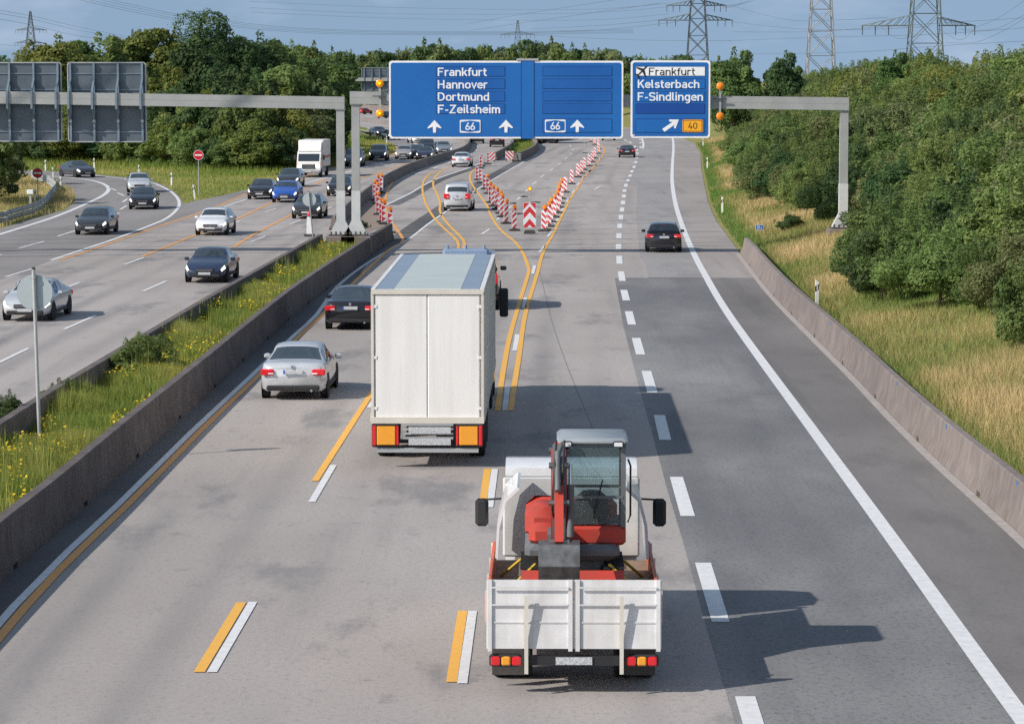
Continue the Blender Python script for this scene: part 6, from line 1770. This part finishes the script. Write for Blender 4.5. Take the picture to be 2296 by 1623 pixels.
# thicket on the right embankment
def dstart(Y):
    return float(np.interp(Y, [80, 97, 102, 106, 112, 122, 130, 136, 160, 172, 182, 205, 225, 262, 341, 427], [6.0, 5.4, 4.2, 3.4, 3.0, 3.2, 4.2, 6.0, 5.2, 4.4, 3.6, 3.1, 3.0, 3.7, 4.2, 5.6]))
BG = 'shrubs of the thicket on the right embankment'
def bank_label(leaf, row, xp):
    tier = ('at the front of', 'at the front of', 'halfway up', 'halfway up', 'on the crest of', 'on the crest of')[row]
    sec = 'near the exit sign' if xp < 1780 else ('around the right gantry post' if xp < 1960 else ('right of the gantry post' if xp < 2130 else 'near the right picture edge'))
    return '%s shrub %s the right-hand thicket, %s' % (HUE[leaf], tier, sec)
Y = 76.0
while Y < 430:
    d0 = dstart(Y)
    step = 3.0 + Y * .012
    for row, (dd, h0_, h1_) in enumerate(((0.9, 2.2, 3.2), (3.4, 2.6, 3.8), (6.2, 3.0, 4.2), (9.4, 3.4, 4.6), (13.5, 3.6, 5.0), (19, 4.0, 5.4))):
        d_ = d0 + dd + rr.uniform(-.7, .7)
        yy = Y + rr.uniform(-1.4, 1.4)
        p = bank(yy, d_)
        xp = CX + FPX * p.x / yy
        if xp > 2420: continue
        if row == 5 and rr.random() < .35: continue
        h = rr.uniform(h0_, h1_)
        leaf = rr.choice(['mid', 'olive', 'mid', 'dark', 'mid', 'olive'] if row < 3 else ['olive', 'mid', 'yellow', 'mid', 'mid', 'olive', 'mid'])
        if 2080 < xp < 2250 and row in (2, 3, 4) and yy < 125: leaf = 'berry'
        plant('shrub', SHRUB[rr.randrange(4)], (p.x, p.y, p.z - .1), h, 3.6, rr.uniform(.95, 1.3), leaf,
              bank_label(leaf, row, xp) if leaf != 'berry' else 'shrub with reddish berries high in the thicket on the right embankment', 'shrub', BG if leaf != 'berry' else 'berry shrubs on the right embankment', parts=('foliage', 'stem'))
    Y += step
def bank_at(x, y):
    """Ground point of the bank under a picture point, found by marching along the view ray."""
    d = ray(x, y)
    t = 40.0
    while t < 700:
        q = Vector((0, 0, CAM_H)) + d * t
        dd = (q.x - edge_x(q.y))
        if dd > 0 and q.z < bank_z(dd, q.y): return Vector((q.x, q.y, bank_z(dd, q.y))), dd
        t += .4
    return Vector((0, 300, 0)), 0
p, _ = bank_at(2040, 655); plant('shrub', SHRUB[1], (p.x, p.y, p.z - .05), 2.0, 3.6, 1.0, 'fresh', 'bright green feathery shrub at the front of the thicket behind the barrier', 'shrub', parts=('foliage', 'stem'))
p, _ = bank_at(1975, 680); plant('shrub', SHRUB[2], (p.x, p.y, p.z - .05), 2.6, 3.6, .95, 'dark', 'dark green shrub left of the bright feathery one behind the barrier', 'shrub', parts=('foliage', 'stem'))
p, _ = bank_at(1770, 520); plant('shrub', SHRUB[3], (p.x, p.y, p.z - .05), .9, 3.6, 1.5, 'dark', 'low shrub on the verge in front of the kilometre sign', 'shrub', parts=('foliage', 'stem'))
p, _ = bank_at(2285, 790); plant('shrub', SHRUB[0], (p.x + .6, p.y, p.z - .05), 2.6, 3.6, .9, 'mid', 'green shrub cut by the right picture edge above the barrier', 'shrub', parts=('foliage', 'stem'))

# far strip between barriers and median shrub
for i, (x, y) in enumerate(((740, 330), (800, 310), (850, 300), (690, 400), (640, 450))):
    p = GC('d2', x, y)
    plant('bush', BUSH[i % 3], (p.x, p.y, 0), 1.5 if i < 3 else .8, 5.0, 1.3, 'fresh', 'low green bush in the far planted strip under the blue sign', 'bush', 'bushes in the far planted strip', parts=('foliage', 'stem'))
p = G(335, 845, .5); plant('shrub', SHRUB[0], (p.x - .1, p.y, .35), 1.25, 3.6, 1.25, 'mid', 'leafy green shrub leaning over the dark wall in the planted median', 'shrub', parts=('foliage', 'stem'))
p = G(150, 905, .5); plant('shrub', SHRUB[2], (p.x, p.y, .35), .72, 3.6, 1.5, 'dark', 'low dark shrub beside the pole of the tall round sign', 'shrub', parts=('foliage', 'stem'))
p = G(20, 960, .5); plant('shrub', SHRUB[3], (p.x, p.y, .40), .85, 3.6, 1.0, 'dark', 'dark weedy shrub at the left picture edge in the median', 'shrub', parts=('foliage', 'stem'))
p = GC('c2', 1420, 1235); plant('shrub', SHRUB[1], (p.x, p.y, .1), .6, 3.6, 1.5, 'dark', 'low dark weed bush at the foot of the gantry posts', 'shrub', parts=('foliage', 'stem'))

# ------------------------------------------------------------------ grass
def blades(name, P, h, w, tone, material, rng, lean=.35, label=None):
    n = len(P)
    a = rng.uniform(0, 2 * math.pi, n)
    side = np.stack([np.cos(a), np.sin(a), np.zeros(n)], 1)
    b = rng.uniform(0, 2 * math.pi, n)
    tilt = np.stack([np.cos(b), np.sin(b), np.zeros(n)], 1) * (h * lean * rng.random(n))[:, None]
    V = np.empty((n, 3, 3))
    V[:, 0] = P - side * (w / 2)[:, None]
    V[:, 1] = P + side * (w / 2)[:, None]
    V[:, 2] = P + tilt + np.array((0, 0, 1)) * h[:, None]
    me = raw_mesh(name, V.reshape(-1, 3), 3, np.clip(tone, 0, 1), material)
    o = link(name, me)
    tag(o, label, 'grass', kind='stuff')
    return o
M_DRY = blend_mat('dry_grass', [(.12, .23, .045), (.26, .29, .085), (.56, .43, .20), (.76, .57, .32)], trans=.25, rough=.8)
M_MEAD = blend_mat('meadow_grass', [(.12, .22, .035), (.235, .29, .055), (.42, .375, .11), (.58, .45, .21)], trans=.25, rough=.8)

def patchy(x, y, s):
    return (np.sin(x * .9 * s + y * .21 * s) + np.sin(y * .37 * s - x * .5 * s + 1.7) + .6 * np.sin(x * 2.1 * s + y * 1.13 * s + .3) + .6 * np.sin(y * .83 * s + 2.2)) / 3.2

def bank_points(n, y0, y1, d0, d1, rng, pw=1.0):
    y = y0 * (y1 / y0) ** (rng.random(n) ** pw)
    d = d0 + (d1 - d0) * rng.random(n)
    ex_ = np.interp(y, [e[0] for e in EDGE], [e[1] for e in EDGE])
    sl = (np.interp(y + 3, [e[0] for e in EDGE], [e[1] for e in EDGE]) - np.interp(y - 3, [e[0] for e in EDGE], [e[1] for e in EDGE])) / 6
    k = 1 / np.sqrt(1 + sl ** 2)
    X, Yy = ex_ + d * k, y - d * sl * k
    z = np.array([bank_z(a, b) for a, b in zip(d, y)])
    return np.stack([X, Yy, z - .02], 1), d, y

rng = np.random.default_rng(3)
P, d, y = bank_points(210000, 56, 400, .25, 8.5, rng)
pt = patchy(P[:, 0], P[:, 1], .8)
green = np.clip(np.maximum(1.75 - d * 1.0, 0.08 + 1.0 * patchy(P[:, 0] * .55 + 4, P[:, 1] * .4, .7)) + pt * .3, 0, 1)
tone = .62 + .42 * pt + rng.normal(size=len(P)) * .14 - .62 * green
size = np.clip(.30 + .16 * pt + .12 * rng.random(len(P)), .1, .7) * (1 - .45 * green) * (1 + .25 * np.clip(tone - .5, 0, .5))
blades('bank_grass', P, size * 1.15, .009 + .00014 * y, tone, M_DRY, rng, .85, 'dry straw-coloured and green grass on the right embankment')

n = 150000
yy = 48 * (152 / 48) ** (rng.random(n))
t = rng.random(n)
ml = np.interp(yy, [p.y for p in MED_L], [p.x for p in MED_L]) + .12; mr = np.interp(yy, [p.y for p in MED_R], [p.x for p in MED_R]) - .12
X = ml * (1 - t) + mr * t
z = np.array([med_z(a, b) for a, b in zip(t, yy)])
P = np.stack([X, yy, z - .02], 1)
pt = patchy(X * 2, yy, 1.1)
tone = .34 + .22 * pt + rng.normal(size=n) * .13
h = np.clip(.26 + .20 * pt + .22 * rng.random(n), .08, .8)
blades('median_grass', P, h, .010 + .00010 * yy, tone, M_MEAD, rng, .55, 'green grass and weeds between the median walls')
# tall stalks
n = 420
k = rng.integers(0, 150000, n); cl = patchy(X[k] * 3, yy[k], .7) > .05
k = k[cl]
Q = np.repeat(P[k], 10, 0) + rng.normal(size=(len(k) * 10, 3)) * np.array((.05, .09, .0))
blades('tall_stalks', Q, rng.uniform(.55, 1.05, len(Q)), np.full(len(Q), .022), rng.uniform(.25, .55, len(Q)), M_MEAD, rng, .12, 'tall pale stalks standing in the planted median')
# flowers
M_FLOW = blend_mat('flower_yellow', [(.55, .38, .01), (.72, .52, .02), (.80, .62, .05)], trans=.2)
k = rng.integers(0, 150000, 9000); cl = (patchy(X[k] * 2.2 + 3, yy[k], .9) > .02)
k = k[cl]
Q = P[k] + np.stack([np.zeros(len(k)), np.zeros(len(k)), rng.uniform(.18, .48, len(k))], 1)
me = leaf_cards('flowers', Q, unit(rng.normal(size=Q.shape) * .5 + np.array((0, -.2, 1))), rng.uniform(.018, .045, len(Q)), rng.random(len(Q)), M_FLOW, rng, .9)
tag(link('flowers', me), 'small yellow flowers scattered through the planted median', 'flowers', kind='stuff')

# meadow between slip road and motorway, and inside the slip road bend
def inside(poly, X, Y):
    c = np.zeros(len(X), bool); n = len(poly)
    for i in range(n):
        x0, y0 = poly[i]; x1, y1 = poly[(i + 1) % n]
        hit = ((y0 > Y) != (y1 > Y)) & (X < (x1 - x0) * (Y - y0) / (y1 - y0 + 1e-12) + x0)
        c ^= hit
    return c
mead = [(p.x, p.y) for p in up_edge] + [(-62, 302), (-62, 345), (-24, 480)] + [(p.x, p.y) for p in grass_edge]
n = 230000
X, Yy = rng.uniform(-62, -8, n), rng.uniform(185, 430, n)
ok = inside(mead, X, Yy) & (np.abs(X) < .20 * Yy)
X, Yy = X[ok], Yy[ok]
pt = patchy(X * .6, Yy * .5, .8)
hedgeY = np.interp(CX + FPX * X / Yy, [a for a, b in HEDGE], [G(a, b).y for a, b in HEDGE])
tall = np.clip(1 - (hedgeY - Yy) / 16, 0, 1)
tone = .50 + .22 * pt + rng.normal(size=len(X)) * .12 - .30 * tall
blades('meadow_grass', np.stack([X, Yy, np.full(len(X), -.04)], 1), (.13 + .10 * rng.random(len(X))) * (1 + 3.2 * tall), .012 + .00013 * Yy, tone, M_MEAD, rng, .5, 'mown yellow-green grass of the meadow beside the slip road')
isl = [(p.x, p.y) for p in low_edge] + [(-45, 150), (-60, 270)]
n = 60000
X, Yy = rng.uniform(-50, -24, n), rng.uniform(160, 275, n)
ok = inside(isl, X, Yy) & (np.abs(X) < .20 * Yy)
X, Yy = X[ok], Yy[ok]
tone = .62 + .25 * patchy(X, Yy, .8) + rng.normal(size=len(X)) * .12
blades('verge_grass', np.stack([X, Yy, np.full(len(X), -.04)], 1), .18 + .30 * rng.random(len(X)), .012 + .00013 * Yy, tone, M_DRY, rng, .5, 'dry grass inside the slip road bend behind the guardrail')
# weeds between the far barriers
n = 6000
t = rng.random(n); yy = rng.uniform(345, 440, n)
fl = np.interp(yy, [p.y for p in FARL[:6]], [p.x for p in FARL[:6]]); fr = np.interp(yy, [p.y for p in FARR[:6]], [p.x for p in FARR[:6]])
X = fl * (1 - t) + fr * t
blades('strip_weeds', np.stack([X, yy, np.zeros(n)], 1), rng.uniform(.2, .75, n), np.full(n, .07), rng.normal(size=n) * .15 + .25, M_MEAD, rng, .5, 'green weeds in the far strip between two barriers')

# ------------------------------------------------------------------ pylons and cables
M_PYL = mat('pylon_steel', (.085, .10, .105), .6, .3)
M_PYLG = mat('pylon_pale_steel', (.27, .28, .30), .6, .3)
M_INS = mat('insulator', (.07, .08, .085), .4)
M_CABLE = mat('cable', (.10, .105, .11), .6, .3)

def pylon(x, Y, ytop, ybase_px, wbase_px, wtop_px, arms, label, material=M_PYL, thick=.12, panels=9):
    """x, widths and heights read off the picture at distance Y; arms: (y of the arm, half span left px, half span right px)."""
    u = Y / FPX
    ztop = PY(x, ytop, Y).z; X = PY(x, ytop, Y).x
    root = tag(empty('power_pylon', (X, Y, 0)), label, 'pylon')
    zref = PY(x, ybase_px, Y).z
    w1 = wtop_px * u / 2
    slope = (wbase_px * u / 2 - w1) / (ztop - zref)
    def hw(z): return w1 + slope * (ztop - z)
    zs = [0.0]
    while zs[-1] < ztop - .5:
        zs.append(min(ztop, zs[-1] + max(1.1, 2 * hw(zs[-1]) * .95)))
    mb = MB()
    for a, b in zip(zs[:-1], zs[1:]):
        A, B_ = hw(a), hw(b)
        ca = [(-A, -A), (A, -A), (A, A), (-A, A)]; cb_ = [(-B_, -B_), (B_, -B_), (B_, B_), (-B_, B_)]
        for i in range(4):
            j = (i + 1) % 4
            mb.tube((*ca[i], a), (*cb_[i], b), thick, n=4, cap=False)
            mb.tube((*ca[i], a), (*cb_[j], b), thick * .55, n=3, cap=False)
            mb.tube((*ca[j], a), (*cb_[i], b), thick * .55, n=3, cap=False)
            mb.tube((*cb_[i], b), (*cb_[j], b), thick * .45, n=3, cap=False)
    t = mb.build('lattice_tower', material, root, fix=False); t['kind'] = 'stuff'
    ends = []
    for ya, l, r in arms:
        z = PY(x, ya, Y).z
        for s, sp in ((-1, l * u), (1, r * u)):
            m = MB(); b = hw(z)
            up = min(sp * .16, 2.6)
            n = 6
            for q in range(n):
                f0, f1 = q / n, (q + 1) / n
                def pt(f, top, dy): return (s * (b + (sp - b) * f), dy * b * (1 - f), z + (up * (1 - f) if top else 0))
                for dy in (-1, 1):
                    m.tube(pt(f0, 0, dy), pt(f1, 0, dy), thick * .8, n=4, cap=False)
                    m.tube(pt(f0, 1, dy), pt(f1, 1, dy), thick * .6, n=3, cap=False)
                    m.tube(pt(f0, 1, dy), pt(f1, 0, dy), thick * .45, n=3, cap=False)
                m.tube(pt(f0, 0, -1), pt(f1, 0, 1), thick * .4, n=3, cap=False)
            am = m.build('cross_arm', material, root, fix=False); am['kind'] = 'stuff'
            for f in (.45, .72, .98):
                e = (s * (b + (sp - b) * f), 0, z)
                MB().tube(e, (e[0], 0, z - 2.2), .13, .10, n=6).build('insulator', M_INS, am)
                ends.append(Vector((X + e[0], Y, z - 2.2)))
    return ends

E1 = pylon(68, 2000, 26, 128, 26, 3, [(68, 34, 36), (97, 36, 28)], 'leftmost power pylon behind the wood', thick=.22)
pylon(297, 2600, 66, 100, 9, 2, [(84, 9, 9)], 'small pylon tip above the trees left of the tallest tree', thick=.25)
pylon(158 + 88, 3200, 84, 100, 6, 2, [], 'tiny pylon tip over the yellow-green trees', thick=.3)
E2 = pylon(1161, 1800, 47, 110, 17, 3, [(78, 38, 38)], 'slim power pylon above the centre of the wide blue sign', thick=.20)
E3 = pylon(1565, 1050, -60, 130, 46, 22, [(13, 70, 64), (46, 88, 78), (-22, 46, 46)], 'power pylon with two visible cross arms above the exit sign', thick=.22)
pylon(1843, 720, -150, 150, 60, 26, [(-60, 60, 60)], 'pale grey lattice mast without arms in view above the right thicket', M_PYLG, thick=.19)
E4 = pylon(2077, 700, -140, 152, 76, 40, [(58, 142, 112), (-55, 110, 110)], 'large power pylon with one wide cross arm above the right thicket', mat('pylon_green_grey', (.11, .135, .125), .6, .3), thick=.17)

def cable(pts, r=.055):
    """pts: (x px, y px, distance) knots of one sagging cable."""
    P_ = [PY(x, y, Y) for x, y, Y in pts]
    out = []
    for i in range(len(P_) - 1):
        a, b, c, d = P_[max(i - 1, 0)], P_[i], P_[i + 1], P_[min(i + 2, len(P_) - 1)]
        for k in range(10):
            t = k / 10
            out.append(.5 * ((2 * b) + (-a + c) * t + (2 * a - 5 * b + 4 * c - d) * t * t + (-a + 3 * b - 3 * c + d) * t ** 3))
    out.append(P_[-1])
    o = out[0]
    mb = MB().path([p - o for p in out], r * .72, 4)
    tag(mb.build('power_cable', M_CABLE, loc=o, fix=False), 'thin overhead power cable sagging across the sky', 'cable', 'overhead power cables')
for dy in (0, 5, 11, 16):
    cable([(120, -30 + dy, 900), (300, 12 + dy, 1000), (449, 40 + dy * .8, 1100), (720, 66 + dy * .6, 1250), (1110, 72 + dy * .4, 1400), (1420, 66 + dy * .5, 1500)])
for a, b, c in (((1047, 54), (1200, 28), (1420, -6)), ((1047, 70), (1220, 45), (1480, 8)), ((1189, 66), (1340, 58), (1478, 46)), ((1189, 74), (1340, 68), (1520, 50)), ((1201, 80), (1420, 90), (1640, 92))):
    cable([(*a, 1700), (*b, 1400), (*c, 1050)], .07)
for dy in (0, 7, 20):
    cable([(-20, 20 + dy, 1500), (82, 39 + dy, 1900), (180, 62 + dy, 2200), (300, 86 + dy * .5, 2600)], .10)
cable([(-20, 100, 2000), (120, 106, 2000), (420, 118, 2000), (560, 104, 2100)], .09)
for a, b, c, d in (((1640, 14), (1760, 44), (1860, 46), (1990, 40)), ((1640, 50), (1800, 66), (1960, 66), (2080, 60)), ((1636, 92), (1850, 84), (2080, 78), (2310, 62)), ((1636, 122), (1900, 118), (2100, 104), (2310, 92)), ((1640, 72), (1820, 72), (1960, 62), (2310, 40))):
    cable([(*a, 1050), (*b, 900), (*c, 760), (*d, 720)], .05)
for a, b, c in (((2188, 62), (2240, 40), (2320, -14)), ((2150, 66), (2230, 66), (2320, 20)), ((2120, 96), (2200, 92), (2320, 30)), ((1975, 60), (2010, 86), (2050, 82)), ((2100, 60), (2150, 90), (2188, 62))):
    cable([(*a, 700), (*b, 640), (*c, 560)], .04)
for k in range(4):
    cable([(1620, 14 + 2 * k, 1050), (1690 - 10 * k, 2 + 2 * k, 900), (1760 - 30 * k, -40, 760)], .045)
for y0, y1 in ((4, 22), (18, 30), (28, 46)):
    cable([(560, y0, 1500), (900, y0 + 14, 1500), (1300, y1, 1450), (1500, y1 - 14, 1300)], .06)

# ------------------------------------------------------------------ far footbridge among the trees
FB = 1030.0
xa, xb = PY(560, 140, FB).x, PY(905, 140, FB).x
zt, zd = PY(700, 127, FB).z, PY(700, 139, FB).z
br = tag(empty('far_bridge', ((xa + xb) / 2, FB, 0)), 'pale bridge with a railing half hidden among the far trees', 'bridge')
Wd = xb - xa
MB().bev((0, 0, zd - .75), (Wd, 5, 1.5), .1).build('deck', mat('bridge_concrete', (.36, .36, .36), .8, noise=(.3, (.30, .30, .31))), br)
for k in range(25):
    MB().box((-Wd / 2 + Wd * k / 24, -2.4, (zt + zd) / 2), (.10, .10, zt - zd)).build('railing_post', M_GALV, br)
for f in (.15, .55, 1.0):
    MB().box((0, -2.4, zd + (zt - zd) * f), (Wd, .12, .16)).build('railing_rail', M_GALV, br)
for k in range(4):
    MB().box((-Wd / 2 + Wd * (k + .5) / 4, 0, (zd - 1.5) / 2), (1.2, 3, zd - 1.5)).build('pier', mat('bridge_concrete', (.36, .36, .36), .8), br)

# the high-voltage line that crosses overhead: out of the picture itself, its shadows streak the carriageways by the gantry
for k, (yl, yr, zz, r) in enumerate(((146, 163, 30, .13), (149, 166, 30, .10), (152, 172, 31, .10), (157, 178, 33, .12), (161, 184, 33, .09), (166, 190, 34, .09), (172, 199, 34, .08))):
    pts = []
    for i in range(25):
        t = -1.6 + i * 4.2 / 24
        xs_ = -36 + 62 * t
        sag = -2.0 + .55 * (2 * t - 1) ** 2
        z_ = zz + sag
        pts.append(Vector((xs_ - 1.21 * z_, yl + (yr - yl) * t - .66 * z_, z_)))
    o = pts[0]
    tag(MB().path([p - o for p in pts], r, 5).build('overhead_cable', M_CABLE, loc=o, fix=False), 'power cable high above the motorway, known by its shadow near the gantry', 'cable', 'power cables crossing high overhead')
